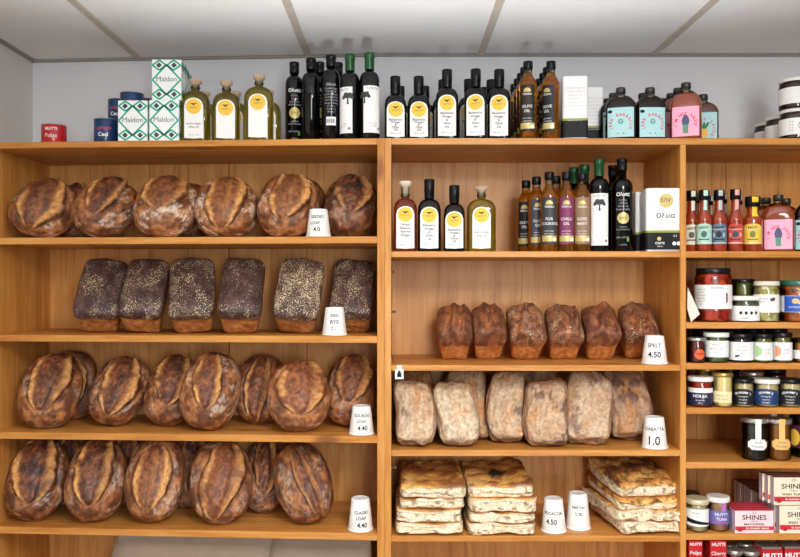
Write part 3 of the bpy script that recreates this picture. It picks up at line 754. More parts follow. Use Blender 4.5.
paper_cup('upturned white cup price tag alone at the right of the lowest left shelf', 360.5, 0.045, 'L', ZL[4], [(0.003, 'CLASSIC', 0.013, 0.054, 0.02), (0.002, 'LOAF', 0.014, 0.037, 0.02), (0.005, '4.40', 0.019, 0.015, 0.025)], h=0.096)
paper_cup('upturned white cup price tag reading spelt beside the small tin loaves', 654.5, 0.045, 'R', ZC[2], [(0, 'SPELT', 0.017, 0.052, 0), (0, '4.50', 0.024, 0.022, 0.02)])
paper_cup('upturned white cup price tag beside the ciabatta', 654.5, 0.045, 'R', ZC[3], [(0, 'CIABATTA', 0.014, 0.056, 0), (0, '1.0', 0.036, 0.014, 0.0)], h=0.094)
paper_cup('lower white cup price tag next to the middle focaccia stack', 553.5, 0.055, 'R', ZC[4], [(0.003, 'FOCACCIA', 0.0125, 0.056, 0.02), (-0.002, '4.50', 0.021, 0.028, 0.02)], h=0.1, rot=-0.12)
paper_cup('taller faintly marked white cup price tag nearer the herb focaccia pile', 578, 0.085, 'R', ZC[4], [(0, 'Half Foc', 0.0125, 0.066, 0.0), (0, '2.30', 0.014, 0.045, 0)], h=0.108, rot=0.05)

# ------------------------------------------------------------------ bottle parts
black_glass = mat('black_glass', (9, 8, 9), 0.07, spec=0.45)
brown_glass = mat('dark_cola_glass', (24, 12, 10), 0.06, spec=0.5)
oil_glass = mat('olive_oil_in_glass', (168, 150, 24), 0.02, trans=0.85)
oil_gold = mat('golden_oil_in_glass', (240, 160, 24), 0.02, trans=0.9)
vin_red = mat('red_vinegar_in_glass', (170, 70, 30), 0.03, trans=0.75)
sauce_red = mat('chilli_sauce_in_glass', (150, 52, 22), 0.1, coat=1.0, var=0.25, vscale=70)
sauce_brown = mat('amber_sauce_in_glass', (138, 58, 22), 0.1, coat=1.0)
cap_black = mat('black_plastic_cap', (14, 14, 16), 0.3, spec=0.3)
cap_green = mat('green_capsule_foil', (26, 76, 40), 0.3, 0.1)
cork = mat('pale_cork', (196, 168, 140), 0.8, var=0.12, vscale=120)
clear = thin_glass('clear_glass', (235, 238, 232))
white_l = mat('white_label_paper', (244, 243, 240), 0.6)
yellow_l = mat('yellow_label_print', (246, 200, 72), 0.6)
gold_l = mat('gold_label_print', (204, 184, 116), 0.4, 0.25)
grey_ink = mat('grey_ink', (120, 118, 118), 0.6)
white_ink = mat('white_ink', (236, 236, 234), 0.6)
green_ink = mat('olive_green_ink', (150, 160, 40), 0.6)

bird = join(poly([(-0.011, 0.0), (-0.006, 0.004), (0, 0.0015), (0.006, 0.0045), (0.0115, 0.001), (0.005, 0.0015), (0.0015, -0.002), (-0.003, -0.001), (-0.006, 0.001)]), move(disc(0.003), 0, -0.0005))
def body_rings(ax, ay, n, hs, hn, rn, h, foot=0.004):
    """flat sided bottle: vertical to the shoulder hs, shoulder curve to the neck at hn, neck radius rn"""
    R = [(0, ax * 0.9, ay * 0.9, n), (0.0015, ax * 0.97, ay * 0.97, n), (foot, ax, ay, n), (hs, ax, ay, n)]
    for k in range(1, 8):
        a = k / 8 * math.pi / 2
        q = 1 - math.cos(a)
        R.append((hs + (hn - hs) * math.sin(a), ax + (rn * 1.05 - ax) * q, ay + (rn * 1.05 - ay) * q, n + (2 - n) * k / 8))
    R += [(hn, rn * 1.03, rn * 1.03, 2), (hn + 0.004, rn, rn, 2), (h, rn, rn, 2)]
    return R

def estate_bottle(label, group, loc, rotz, kind, ax=0.035, ay=0.03, h=0.222, z_hs=0.128, lw=0.055, rows=('Balsamico', 'Vinegar', '&', 'Olive', 'Oil')):
    """square shouldered bottle with an arched white label and a yellow disc"""
    t = thing({'balsamic': 'balsamic_bottle', 'oil': 'olive_oil_bottle', 'vinegar': 'vinegar_bottle'}[kind], label, 'bottle', loc, rotz + face(loc), group)
    hn = z_hs + 0.034
    g = {'balsamic': black_glass, 'oil': oil_glass, 'vinegar': vin_red}[kind]
    rn = 0.0125
    lathe('glass_body', body_rings(ax, ay, 4.2, z_hs, hn, rn, h - 0.012 if kind == 'balsamic' else hn + 0.006), g, t)
    if kind != 'balsamic': lathe('glass_neck', cyl([(rn, hn + 0.005), (rn, h - 0.014)]), clear, t, seg=20, caps=False)
    if kind == 'balsamic':
        lathe('cap', cyl([(0.0145, hn + 0.002), (0.0152, hn + 0.004), (0.0152, hn + 0.02), (0.0158, hn + 0.021), (0.0158, h - 0.001), (0.0148, h)]), cap_black, t, seg=20)
    else:
        lathe('neck_ring', cyl([(rn, hn + 0.008), (rn + 0.002, hn + 0.01), (rn + 0.002, hn + 0.014), (rn, hn + 0.016)]), clear, t, seg=20)
        top = mat('cork_stopper_head', (232, 214, 196), 0.6) if kind == 'vinegar' else cork
        lathe('stopper', cyl([(0.0095, hn + 0.009), (0.0105, h - 0.018), (0.018, h - 0.012), (0.0195, h - 0.006), (0.0185, h - 0.001), (0.016, h)]), top, t, seg=20)
    wr = Wrap(ax, ay, 4.2)
    lh = z_hs - 0.004
    lb = decal('label', arch(lw, lh + 0.005, lw / 2 * 0.85, wave=0.002), wr, 0.0007, white_l, t, 0, 0.008)
    cz = 0.013 + lh - lw * 0.46
    decal('yellow_disc', disc(lw * 0.41), wr, 0.0011, yellow_l, lb, 0, cz)
    decal('bird_emblem', bird, wr, 0.0015, ink, lb, 0, cz + lw * 0.12)
    decal('disc_lettering', text('ACETO', 0.0075), wr, 0.0015, mat('rust_ink', (150, 92, 40), 0.6), lb, 0, cz - lw * 0.1)
    zs = cz - lw * 0.41 - 0.026
    if rows: decal('lettering', join(lines(rows, 0.0098, min(0.0105, (zs - 0.012) / 4), zs, bold=0.012), move(text('250 ml  e  5%', 0.006), 0, 0.003)), wr, 0.0012, grey_ink if kind == 'oil' else ink, lb, 0, 0.015)
    return t

def tall_black_bottle(label, group, loc, rotz, h=0.275, style='front', r=0.0305):
    t = thing('olive_oil_bottle', label, 'bottle', loc, rotz + face(loc), group)
    hs, hn = 0.195, 0.222
    R = [(0, r * 0.9, r * 0.9, 2), (0.003, r, r, 2), (hs, r, r, 2)] + [(hs + (hn - hs) * math.sin(k / 7 * math.pi / 2), r + (0.0135 - r) * (1 - math.cos(k / 7 * math.pi / 2)), r + (0.0135 - r) * (1 - math.cos(k / 7 * math.pi / 2)), 2) for k in range(1, 8)] + [(h - 0.01, 0.0125, 0.0125, 2)]
    lathe('glass_body', R, black_glass, t, seg=32)
    lathe('cap', cyl([(0.0148, h - 0.036), (0.0155, h - 0.034), (0.0155, h - 0.016), (0.0148, h - 0.015), (0.0148, h - 0.013), (0.016, h - 0.012), (0.016, h - 0.001), (0.015, h)]), cap_black, t, seg=20)
    wr = Wrap(r)
    if style == 'front':
        lb = decal('printed_name', text('Oλvια', 0.0155, 0.95, 0.03), wr, 0.0008, white_ink, t, 0.0, 0.168)
        decal('small_print', join(lines(('EXTRA', 'VIRGIN', 'OLIVE OIL', 'FROM CRETE'), 0.0072, 0.0095, 0.153), lines(('HIGH IN', 'POLYPHENOLS'), 0.0062, 0.008, 0.072), move(text('500 ml', 0.008), -0.01, 0.04), move(text('0.3%', 0.008), 0.01, 0.04), move(text('LIMITED', 0.006), 0, 0.018)), wr, 0.0008, mat('silver_print', (170, 170, 170), 0.5), t)
        d = decal('gold_disc', disc(0.0175), wr, 0.0014, gold_l, t, 0, 0.101)
        decal('disc_lettering', text('EΛV', 0.011), wr, 0.002, ink, d, 0, 0.097)
        decal('green_seal', rect(0.007, 0.012, 2, 1), wr, 0.0009, mat('seal_green', (110, 170, 40), 0.5), t, 0.014, 0.03)
    elif style == 'back':
        decal('back_print', join(move(text('Oλvια', 0.011, 1, 0.02), 0, 0.168), lines(('ΕΞΑΙΡΕΤΙΚΟ', 'ΠΑΡΘΕΝΟ', 'ΕΛΑΙΟΛΑΔΟ', 'NUTRITION', 'FACTS 100 ml', 'Energy 3404 kJ', 'Fat 92 g', 'Carbs 0 g', 'Salt 0 g'), 0.0072, 0.0088, 0.156)), wr, 0.0008, mat('silver_print', (170, 170, 170), 0.5), t)
        q = decal('barcode_panel', rect(0.030, 0.026, 6, 1), wr, 0.0010, white_l, t, 0, 0.046)
        decal('barcode', join(*[move(rect(0.0007 if k % 3 else 0.0014, 0.013, 1, 1), -0.012 + 0.0022 * k, 0) for k in range(11)]), wr, 0.0014, ink, q, 0, 0.053)
    return t

tree = join(*([move(disc(q, q * 0.72, 10), a, b) for a, b, q in ((0, 0.011, 0.009), (-0.009, 0.010, 0.007), (0.009, 0.010, 0.007), (-0.005, 0.0165, 0.007), (0.006, 0.016, 0.007), (-0.0125, 0.006, 0.0045), (0.0125, 0.006, 0.0045))] + [poly([(-0.0026, -0.011), (0.003, -0.011), (0.0014, 0.006), (-0.0014, 0.006)])]))
def green_cap_bottle(label, group, loc, rotz, h=0.283, side=0.0, lab=True, tree_s=0.0):
    r = 0.0305
    t = thing('olive_oil_bottle', label, 'bottle', loc, rotz + face(loc), group)
    hs, hn = h - 0.087, h - 0.059
    R = [(0, r * 0.9, r * 0.9, 2), (0.003, r, r, 2), (hs, r, r, 2)] + [(hs + (hn - hs) * math.sin(k / 7 * math.pi / 2), r + (0.013 - r) * (1 - math.cos(k / 7 * math.pi / 2)), r + (0.013 - r) * (1 - math.cos(k / 7 * math.pi / 2)), 2) for k in range(1, 8)] + [(h - 0.01, 0.0125, 0.0125, 2)]
    lathe('glass_body', R, black_glass, t, seg=32)
    lathe('capsule', cyl([(0.0142, hn + 0.006), (0.0146, hn + 0.008), (0.0146, h - 0.02), (0.0162, h - 0.018), (0.0162, h - 0.002), (0.015, h)]), cap_green, t, seg=20)
    if lab:
        wr = Wrap(r)
        lb = decal('label', rect(0.060, h - 0.125, 16, 1), wr, 0.0007, white_l, t, side, 0.018)
        decal('tree_emblem', move(tree, 0, 0, 0, 1.1), wr, 0.0013, mat('dark_green_ink', (52, 66, 58), 0.6), lb, side + tree_s, h - 0.148)
        decal('lettering', move(text('OIKOS', 0.009, 1.3), 0, 0), wr, 0.0012, grey_ink, lb, side, h - 0.118)
        decal('seal', disc(0.004), wr, 0.0014, grey_ink, lb, side + 0.02, 0.032)
        decal('small_print', lines(('extra virgin', 'olive oil'), 0.006, 0.008, 0), wr, 0.0012, grey_ink, lb, side, 0.045)
    return t

def infused_bottle(label, group, loc, rotz, h=0.245, lab=(30, 28, 30), gl=None, title=('OLIVE', 'OIL')):
    """slim oil bottle, black screw cap, clear shoulder, printed label"""
    r = 0.0268; gl = gl or oil_gold
    t = thing('infused_oil_bottle', label, 'bottle', loc, rotz + face(loc), group)
    hs, hn = 0.168, 0.205
    R = [(0, r * 0.9, r * 0.9, 2), (0.003, r, r, 2), (hs, r, r, 2)] + [(hs + (hn - hs) * k / 7, 0.0125 + (r - 0.0125) * (0.5 + 0.5 * math.cos(math.pi * k / 7)), 0.0125 + (r - 0.0125) * (0.5 + 0.5 * math.cos(math.pi * k / 7)), 2) for k in range(1, 8)]
    lathe('oil', R, gl, t, seg=28)
    lathe('glass_neck', cyl([(0.0126, hn - 0.004), (0.0124, hn + 0.016)]), clear, t, seg=20, caps=False)
    lathe('cap', cyl([(0.0138, h - 0.024), (0.0146, h - 0.023), (0.0146, h - 0.002), (0.0136, h)]), cap_black, t, seg=20)
    wr = Wrap(r); m = mat('label_%d_%d_%d' % lab, lab, 0.5)
    lb = decal('label', rect(0.047, 0.142, 16, 1), wr, 0.0006, m, t, 0, 0.022)
    decal('gold_crest', arch(0.022, 0.012, 0.008, 8), wr, 0.0011, gold_l, lb, 0, 0.142)
    decal('gold_band', rect(0.047, 0.018, 16, 1), wr, 0.0010, gold_l, lb, 0, 0.03)
    decal('lettering', join(move(text('TERRA', 0.009, 1.1, 0.01), 0, 0.044), lines(title, 0.012, 0.014, 0.006, bold=0.01), lines(('extra virgin', 'cold infused', '250 ml'), 0.006, 0.0085, -0.028)), wr, 0.0011, white_ink, lb, 0, 0.088)
    s = decal('award_seal', disc(0.0062), wr, 0.0016, white_l, lb, 0.016, 0.036)
    return t

def flask(label, group, loc, rotz, glass, lab, kind, h=0.175):
    """flat hip flask of sauce with a square printed label"""
    t = thing('sauce_flask', label, 'bottle', loc, rotz + face(loc), group)
    ax, ay = 0.0455, 0.026
    hs, hn = 0.098, h - 0.024
    R = [(0, ax * 0.93, ay * 0.9, 4), (0.003, ax, ay, 4), (hs, ax, ay, 4)]
    for k in range(1, 9):
        q = k / 8; e = 0.78 * (1 - math.cos(q * math.pi / 2)) + 0.22 * q * q; R.append((hs + (hn - hs) * (0.75 * math.sin(q * math.pi / 2) + 0.25 * q), ax + (0.0125 - ax) * e, ay + (0.0125 - ay) * e, 4 + (2 - 4) * q))
    R2 = [q for q in R if q[0] <= 0.80 * h]; R3 = [q for q in R if q[0] >= R2[-1][0]]
    lathe('sauce_body', R2, glass, t, seg=36)
    lathe('glass_shoulder', R3, thin_glass('amber_tinted_glass', (196, 168, 140)), t, seg=36, caps=False)
    lathe('glass_neck', cyl([(0.0127, hn - 0.002), (0.0124, hn + 0.008)]), clear, t, seg=20, caps=False)
    lathe('screw_cap', cyl([(0.0135, h - 0.0185), (0.0148, h - 0.018), (0.0148, h - 0.004), (0.0138, h)]), mat('dull_metal_cap', (70, 68, 66), 0.35, 0.6), t, seg=20)
    wr = Wrap(ax, ay, 4)
    m = mat('flask_label_%d_%d_%d' % lab, lab, 0.6)
    lb = decal('label', rect(0.078, 0.09, 18, 1), wr, 0.0007, m, t, 0, 0.007)
    red = mat('pink_red_ink', (226, 62, 92), 0.6)
    if kind == 'pink':
        decal('arched_lettering', join(arc_text('I\'M HOT SAUCE', 0.0125, 0.024, math.radians(195), math.radians(-15))), wr, 0.0013, red, lb, 0, 0.047)
        decal('robed_figure', join(poly([(-0.008, 0.022), (-0.011, 0.012), (-0.009, 0.0), (0.009, 0.0), (0.011, 0.012), (0.008, 0.022), (0.003, 0.03), (-0.003, 0.03)])), wr, 0.0013, mat('slate_blue_ink', (82, 84, 122), 0.6), lb, 0, 0.042)
        decal('robe_skirt', poly([(-0.0075, -0.026), (0.0075, -0.026), (0.008, 0), (-0.008, 0)]), wr, 0.0013, mat('sage_ink', (98, 150, 120), 0.6), lb, 0, 0.042)
    elif kind == 'aqua':
        decal('arched_lettering', arc_text('JERK BARBECUE', 0.0125, 0.026, math.radians(205), math.radians(-25)), wr, 0.0013, red, lb, 0, 0.045)
        decal('flower_emblem', join(*[move(disc(0.0032, 0.0018, 8), 0.006 * math.cos(a), 0.006 * math.sin(a), a) for a in np.linspace(0, 2 * math.pi, 9)[:-1]]), wr, 0.0013, mat('teal_ink', (70, 140, 140), 0.6), lb, 0, 0.054)
        decal('black_roundel', disc(0.0065, 0.005), wr, 0.0013, ink, lb, -0.031, 0.085)
        decal('leaf_marks', join(move(disc(0.003, 0.0015, 8), -0.008, 0, 0.5), move(disc(0.003, 0.0015, 8), 0.008, 0, -0.5)), wr, 0.0013, mat('teal_ink', (70, 140, 140), 0.6), lb, 0, 0.018)
    else:
        decal('arched_lettering', arc_text('HOT SAUCE', 0.0125, 0.026, math.radians(130), math.radians(-40)), wr, 0.0013, red, lb, 0, 0.045)
        decal('pineapple', disc(0.011, 0.017), wr, 0.0013, mat('pineapple_yellow', (238, 190, 82), 0.6), lb, 0, 0.032)
        decal('pineapple_leaves', join(*[move(disc(0.004, 0.012, 8), 0.008 * k, 0, -0.5 * k) for k in (-1, 0, 1)]), wr, 0.0014, mat('leaf_green_ink', (40, 130, 90), 0.6), lb, 0, 0.056)
    return t

def hot_sauce(label, group, loc, rotz, lab, strip, h=0.186, r=0.0225, cap=None, capr=0.0155, emblem=(60, 60, 70), squat=False):
    t = thing('hot_sauce_bottle', label, 'bottle', loc, rotz + face(loc), group)
    hs, hn, rn = (0.095, 0.118, 0.017) if squat else (0.096, 0.128, 0.0125)
    R = [(0, r * 0.9, r * 0.9, 2), (0.003, r, r, 2), (hs, r, r, 2)] + [(hs + (hn - hs) * k / 6, rn + (r - rn) * (0.5 + 0.5 * math.cos(math.pi * k / 6)), rn + (r - rn) * (0.5 + 0.5 * math.cos(math.pi * k / 6)), 2) for k in range(1, 7)] + [(h - 0.02, rn, rn, 2)]
    lathe('sauce_body', R, sauce_red, t, seg=24)
    cr = capr + (0.007 if squat else 0)
    lathe('cap', cyl([(cr - 0.001, h - 0.032), (cr, h - 0.031), (cr, h - 0.002), (cr - 0.001, h)]), cap or cap_black, t, seg=20)
    wr = Wrap(r); m = mat('sauce_label_%d_%d_%d' % lab, lab, 0.55)
    lb = decal('label', arch(0.058, 0.062, 0.01, 14), wr, 0.0007, m, t, 0, 0.022)
    e = mat('sauce_print_%d_%d_%d' % emblem, emblem, 0.6)
    decal('emblem', join(move(disc(0.008, 0.010), 0, 0.026), move(rect(0.03, 0.004, 6, 1), 0, 0.008)), wr, 0.0013, e, lb, 0, 0.026)
    decal('lettering', text('HOT', 0.0105, 1.1, 0.03), wr, 0.0013, ink, lb, 0, 0.068)
    decal('border_line', join(move(rect(0.05, 0.0022, 10, 1), 0, 0.0), move(rect(0.046, 0.0018, 10, 1), 0, 0.042)), wr, 0.0012, mat('sauce_border', (238, 226, 200), 0.55), lb, 0, 0.0245)
    decal('side_figures', join(*[move(disc(0.0036, 0.0075, 10), 0.0145 * q, 0) for q in (-1, 1)]), wr, 0.0013, mat('sauce_label_%d_%d_%d' % strip, strip, 0.55), lb, 0, 0.05)
    sm = mat('sauce_label_%d_%d_%d' % strip, strip, 0.55)
    V, Fc = rect(0.013, 0.06, 4, 8)
    k = (V[:, 1] / 0.06)
    P = Wrap(1.0)(V[:, 0] / 1.0, V[:, 1], 0) * 0
    rr = np.interp(V[:, 1] + h - 0.062, [q[0] for q in R] + [h - 0.0325, h - 0.0315, h], [q[1] for q in R] + [rn, cr, cr]) + 0.0008
    rr = np.maximum(rr, rn + 0.0008)
    ang = V[:, 0] / 0.0155 + 0.35
    P = np.stack([rr * np.sin(ang), -rr * np.cos(ang), V[:, 1] + h - 0.062], 1)
    new_mesh('seal_strip', P, Fc, sm, t, smooth=True)
    return t

# ------------------------------------------------------------------ jars
lid_white = mat('white_lid', (238, 236, 230), 0.35, coat=0.3); lid_dark = mat('black_lid', (18, 18, 22), 0.3, spec=0.35)
lid_silver = mat('silver_lid', (196, 192, 186), 0.3, 0.8); lid_green = mat('green_lid', (26, 96, 72), 0.35, coat=0.3)
lid_gold = mat('gold_lid', (190, 160, 90), 0.3, 0.7)
def jar(label, group, loc, rotz, r, h, content, lid, labels=(), lid_h=0.012, neck=0.9, name='glass_jar', lid_r=None, shoulder=0.010):
    """round jar: glass shell, contents, lid, decals given as (name, shape, material, s, z, [children])"""
    t = thing(name, label, 'jar', loc, rotz + face(loc), group)
    hb = h - lid_h
    pts = [(r * 0.9, 0.0), (r * 0.985, 0.003), (r, 0.007), (r, hb - shoulder - 0.004), (r * 0.97, hb - shoulder * 0.5 - 0.003), (r * neck, hb - 0.002), (r * neck, hb + 0.002)]
    lathe('glass', cyl(pts), clear, t, seg=28, caps=False)
    lathe('contents', cyl([(max(0.001, q - 0.0016), zq + (0.002 if i == 0 else 0)) for i, (q, zq) in enumerate(pts[:-1])]), content, t, seg=28)
    lr = lid_r or r * neck + 0.0035
    lathe('lid', cyl([(lr - 0.0005, hb - 0.0015), (lr, hb), (lr, h - 0.0025), (lr - 0.0015, h - 0.0004), (lr - 0.004, h)]), lid, t, seg=28)
    wr = Wrap(r)
    for L_ in labels:
        nm, sh, m, s, z = L_[:5]
        o = decal(nm, sh, wr, 0.0008, m, t, s, z)
        if len(L_) > 5:
            for j, (n2, sh2, m2, s2, z2) in enumerate(L_[5]): decal(n2, sh2, wr, 0.0014 + 0.0003 * j, m2, o, s2, z2)
    return t

# ------------------------------------------------------------------ boxes and tins
def carton(name, label, cat, group, loc, rotz, wd, dp, h, m, c=0.0012, part='carton'):
    t = thing(name, label, cat, loc, rotz, group)
    o = cbox(part, (-wd / 2, -dp / 2, 0), (wd / 2, dp / 2, h), m, t, c)
    fw = Wrap(0, flat=((0, -dp / 2), (1, 0), (0, -1))); rw = Wrap(0, flat=((wd / 2, 0), (0, 1), (1, 0))); lw = Wrap(0, flat=((-wd / 2, 0), (0, -1), (-1, 0)))
    return t, o, fw, rw, lw

teal = mat('salt_box_green', (40, 176, 140), 0.5); navy = mat('salt_box_slate', (58, 78, 88), 0.5); box_white = mat('white_carton', (244, 246, 244), 0.5)
def lattice(wd, h):
    L = []; D = []
    ux, uz = wd, h
    def P(a, b): return (a * ux - ux / 2, b * uz)
    for cx, cz, hx, hz_ in ((.25, .135, .235, .125), (.75, .135, .235, .125), (.25, .865, .235, .125), (.75, .865, .235, .125), (.5, .5, .485, .375)):
        q = [P(cx - hx, cz), P(cx, cz - hz_), P(cx + hx, cz), P(cx, cz + hz_)]
        for i in range(4): L.append(line(q[i], q[(i + 1) % 4], 0.0052))
    for a, b in ((.24, .135), (.76, .135), (.24, .865), (.76, .865)):
        x, z = P(a, b); D.append(poly([(x - 0.009, z), (x, z - 0.009), (x + 0.009, z), (x, z + 0.009)]))
    return join(*L), D
def salt_box(label, loc, rotz=0.0):
    wd, dp, h = 0.0905, 0.062, 0.1245
    t, o, fw, rw, lw = carton('salt_box', label, 'box', 'green latticed salt boxes on the top board', loc, rotz, wd, dp, h, box_white)
    a, b = lattice(wd * 0.985, h * 0.985)
    decal('lattice_print', a, fw, 0.0005, teal, o, 0, 0.001); [decal('diamond_print', q, fw, 0.0008, navy, o, 0, 0.001) for q in b]
    decal('lettering', text('Maldon', 0.022), fw, 0.0009, grey_ink, o, 0, h * 0.46)
    a, b = lattice(dp * 0.98, h * 0.985)
    decal('lattice_print', a, rw, 0.0005, teal, o, 0, 0.001); [decal('diamond_print', q, rw, 0.0008, navy, o, 0, 0.001) for q in b]
    return t

def can(label, group, loc, rotz, body, rows, r=0.0368, h=0.086, inkm=None, band=None):
    t = thing('tin_can', label, 'can', loc, rotz + face(loc), group)
    b = lathe('can_body', cyl([(r - 0.0015, 0.0), (r, 0.002), (r, h - 0.002), (r - 0.0015, h)]), body, t, seg=28)
    for zz in (0.0, h - 0.003):
        lathe('rim', cyl([(r - 0.001, zz), (r + 0.0008, zz + 0.0008), (r + 0.0008, zz + 0.0024), (r - 0.001, zz + 0.003)]), lid_silver, t, seg=28)
    wr = Wrap(r)
    if band: decal('pink_print', join(*[move(disc(0.008, 0.005, 10), -0.015 + 0.01 * k, 0.003 * (k % 2)) for k in range(4)]), wr, 0.0008, band, b, 0, h * 0.6)
    for (tx, sz, s, zz, bold) in rows:
        decal('lettering', text(tx, sz, 1, bold), wr, 0.0009, inkm or white_ink, b, s, zz)
    return t

def oil_tin(label, group, loc, rotz, wd, dp, h, fronted=True):
    m = mat('white_tin_enamel', (240, 240, 238), 0.3, coat=0.4)
    t = thing('oil_tin', label, 'tin', loc, rotz, group)
    n = 9
    b = lathe('tin_body', [(0, wd / 2 * .985, dp / 2 * .98, n), (0.002, wd / 2, dp / 2, n), (h - 0.006, wd / 2, dp / 2, n), (h - 0.001, wd / 2 * .97, dp / 2 * .96, n), (h, wd / 2 * .95, dp / 2 * .94, n)], m, t, seg=56)
    lathe('bottom_rim', [(0, wd / 2 + 0.001, dp / 2 + 0.001, n), (0.002, wd / 2 + 0.0018, dp / 2 + 0.0018, n), (0.004, wd / 2 + 0.0008, dp / 2 + 0.0008, n)], lid_silver, t, seg=56, caps=False)
    wr = Wrap(wd / 2, dp / 2, n)
    per = float(wr.t[-1]) * 1.98
    decal('black_band', rect(per, h * 0.27, 72, 1), wr, 0.0006, ink, b, 0, 0.005)
    decal('green_stripe', rect(per, h * 0.035, 72, 1), wr, 0.0008, green_ink, b, 0, 0.005 + h * 0.27)
    if fronted:
        d = decal('gold_disc', disc(wd * 0.2), wr, 0.0009, gold_l, b, wd * 0.05, h * 0.8)
        decal('disc_lettering', text('EΛV', 0.017), wr, 0.0014, ink, d, wd * 0.05, h * 0.78)
        decal('lettering', text('Oλεια', 0.0205, 0.95, 0.012), wr, 0.001, ink, b, wd * 0.04, h * 0.53)
        decal('small_print', lines(('EXTRA VIRGIN', 'OLIVE OIL', 'CRETE'), 0.0085, 0.011, 0), wr, 0.001, mat('pale_grey_ink', (196, 196, 196), 0.6), b, wd * 0.05, h * 0.44)
        decal('band_disc', disc(0.006), wr, 0.001, gold_l, b, -wd * 0.14, h * 0.2)
        decal('band_lettering', join(move(text('CRETE', 0.009, 1.1, 0.02), -wd * 0.12, 0.018), move(text('500 ml', 0.006), -wd * 0.12, 0.009), move(text('0.3', 0.009), wd * 0.3, 0.04), move(disc(0.006), wd * 0.28, 0.02), move(disc(0.006), wd * 0.4, 0.02)), wr, 0.001, white_ink, b, 0, 0.004)
    else:
        decal('small_print', lines(['product information', 'nutrition 100 ml', 'energy fat salt', 'best before', 'store cool dry'] * 2, 0.0075, 0.011, 0), wr, 0.001, mat('pale_grey_ink', (196, 196, 196), 0.6), b, 0, h * 0.8)
    return t

# ------------------------------------------------------------------ TOP BOARD, left
G = 'cans on the top board'
red_can = mat('red_can_print', (196, 34, 40), 0.3, coat=0.3); blue_can = mat('dark_blue_can_print', (24, 60, 104), 0.28, coat=0.4, var=0.3, vscale=60)
pinkp = mat('magenta_print', (150, 62, 110), 0.5)
can('single red tomato can alone at the left end of the top board', G, at('L', 54, 0.13, Z_TOP), -0.25, red_can, [('MUTTI', 0.013, 0, 0.055, 0.03), ('Polpa', 0.017, 0, 0.032, 0.01)], r=0.0385, h=0.076)
def bcan(label, px, off, z, rz=0.0): return can(label, G, at('L', px, off, z), rz, blue_can, [('Ceci', 0.017, -0.004, 0.028, 0.03)], band=pinkp)
bcan('blue chickpea can at front left, standing on the top board beside the salt boxes', 106, 0.1, Z_TOP, -0.15)
bcan('lower blue chickpea can hidden behind the left salt box', 119, 0.19, Z_TOP)
bcan('blue chickpea can stacked behind, between the front can and the highest can', 119.5, 0.2, Z_TOP + 0.0865, -0.3)
bcan('second lower blue chickpea can behind the salt boxes', 133, 0.112, Z_TOP)
bcan('highest blue chickpea can, its top showing above the left salt box', 132, 0.112, Z_TOP + 0.0865)
bcan('blue chickpea can showing as a dark sliver between the salt boxes', 148, 0.2, Z_TOP + 0.0865)
bcan('blue chickpea can wholly at the back behind the salt boxes', 148, 0.2, Z_TOP)
salt_box('left salt box standing alone in front of the blue cans', at('L', 136, 0.034, Z_TOP))
for k in range(3):
    w_ = ('front', 'middle', 'rear')[k]
    salt_box('%s lower salt box of the double-height stack' % w_, at('L', 167 + 3.0 * k, 0.034 + 0.0625 * k, Z_TOP), 0.0)
    salt_box('%s upper salt box of the double-height stack' % w_, at('L', 169.5 + 3.0 * k, 0.036 + 0.0625 * k, Z_TOP + 0.1248), 0.0)

G = 'corked flat olive oil bottles on the top board'
for k, (px, off, h, rz, txt) in enumerate([(195.5, 0.045, 0.197, -0.22, 'left of three front corked olive oil bottles beside the salt boxes'), (226.5, 0.05, 0.192, -0.12, 'middle of three front corked olive oil bottles'), (259, 0.04, 0.206, -0.14, 'right and tallest of three front corked olive oil bottles')]):
    estate_bottle(txt, G, at('L', px, off, Z_TOP), rz, 'oil', ax=0.044 if k != 1 else 0.041, ay=0.026, h=h, z_hs=h - 0.072, lw=0.058, rows=None if k else ('', '', 'extra virgin', 'olive oil'))
    estate_bottle('corked olive oil bottle standing behind the ' + ('left', 'middle', 'right')[k] + ' front one', G, at('L', px + 9, off + 0.12, Z_TOP), rz, 'oil', ax=0.042, ay=0.026, h=0.188, z_hs=0.188 - 0.072, lw=0.056, rows=None)

G = 'tall black olive oil bottles on the top board'
def tb(px, yt, style, txt, rz=0.0, h=0.268):
    return tall_black_bottle(txt, G, at('L', px, top_off('L', px, h, yt, 0.031), Z_TOP), rz, h, style, r=0.0285)
tb(294.3, 62.6, 'front', 'leftmost tall black olive oil bottle with a gold disc on the top board', 0.05)
tb(311, 58.9, 'plain', 'unlabelled black side of the second tall olive oil bottle on the top board')
tb(331, 55.5, 'back', 'third tall black bottle with white barcode panel on the top board')
tall_black_bottle('tall black bottle behind the second one, gold disc partly hidden', G, at('L', 319.5, 0.13, Z_TOP), 0.3, 0.268, 'front', r=0.0285)
tall_black_bottle('tall black bottle whose cap shows behind the barcode bottle', G, at('L', 338, 0.14, Z_TOP), 0, 0.268, 'plain', r=0.0285)
G = 'green capped olive oil bottles on the top board'
green_cap_bottle('green capped bottle on the top board with tree label turned left', G, at('L', 350, 0.04, Z_TOP), -0.75, 0.266, tree_s=0.016)
green_cap_bottle('green capped bottle on the top board beside the upright joint, blank white label', G, at('L', 369.5, 0.036, Z_TOP), 0.35, 0.268, tree_s=-0.026)

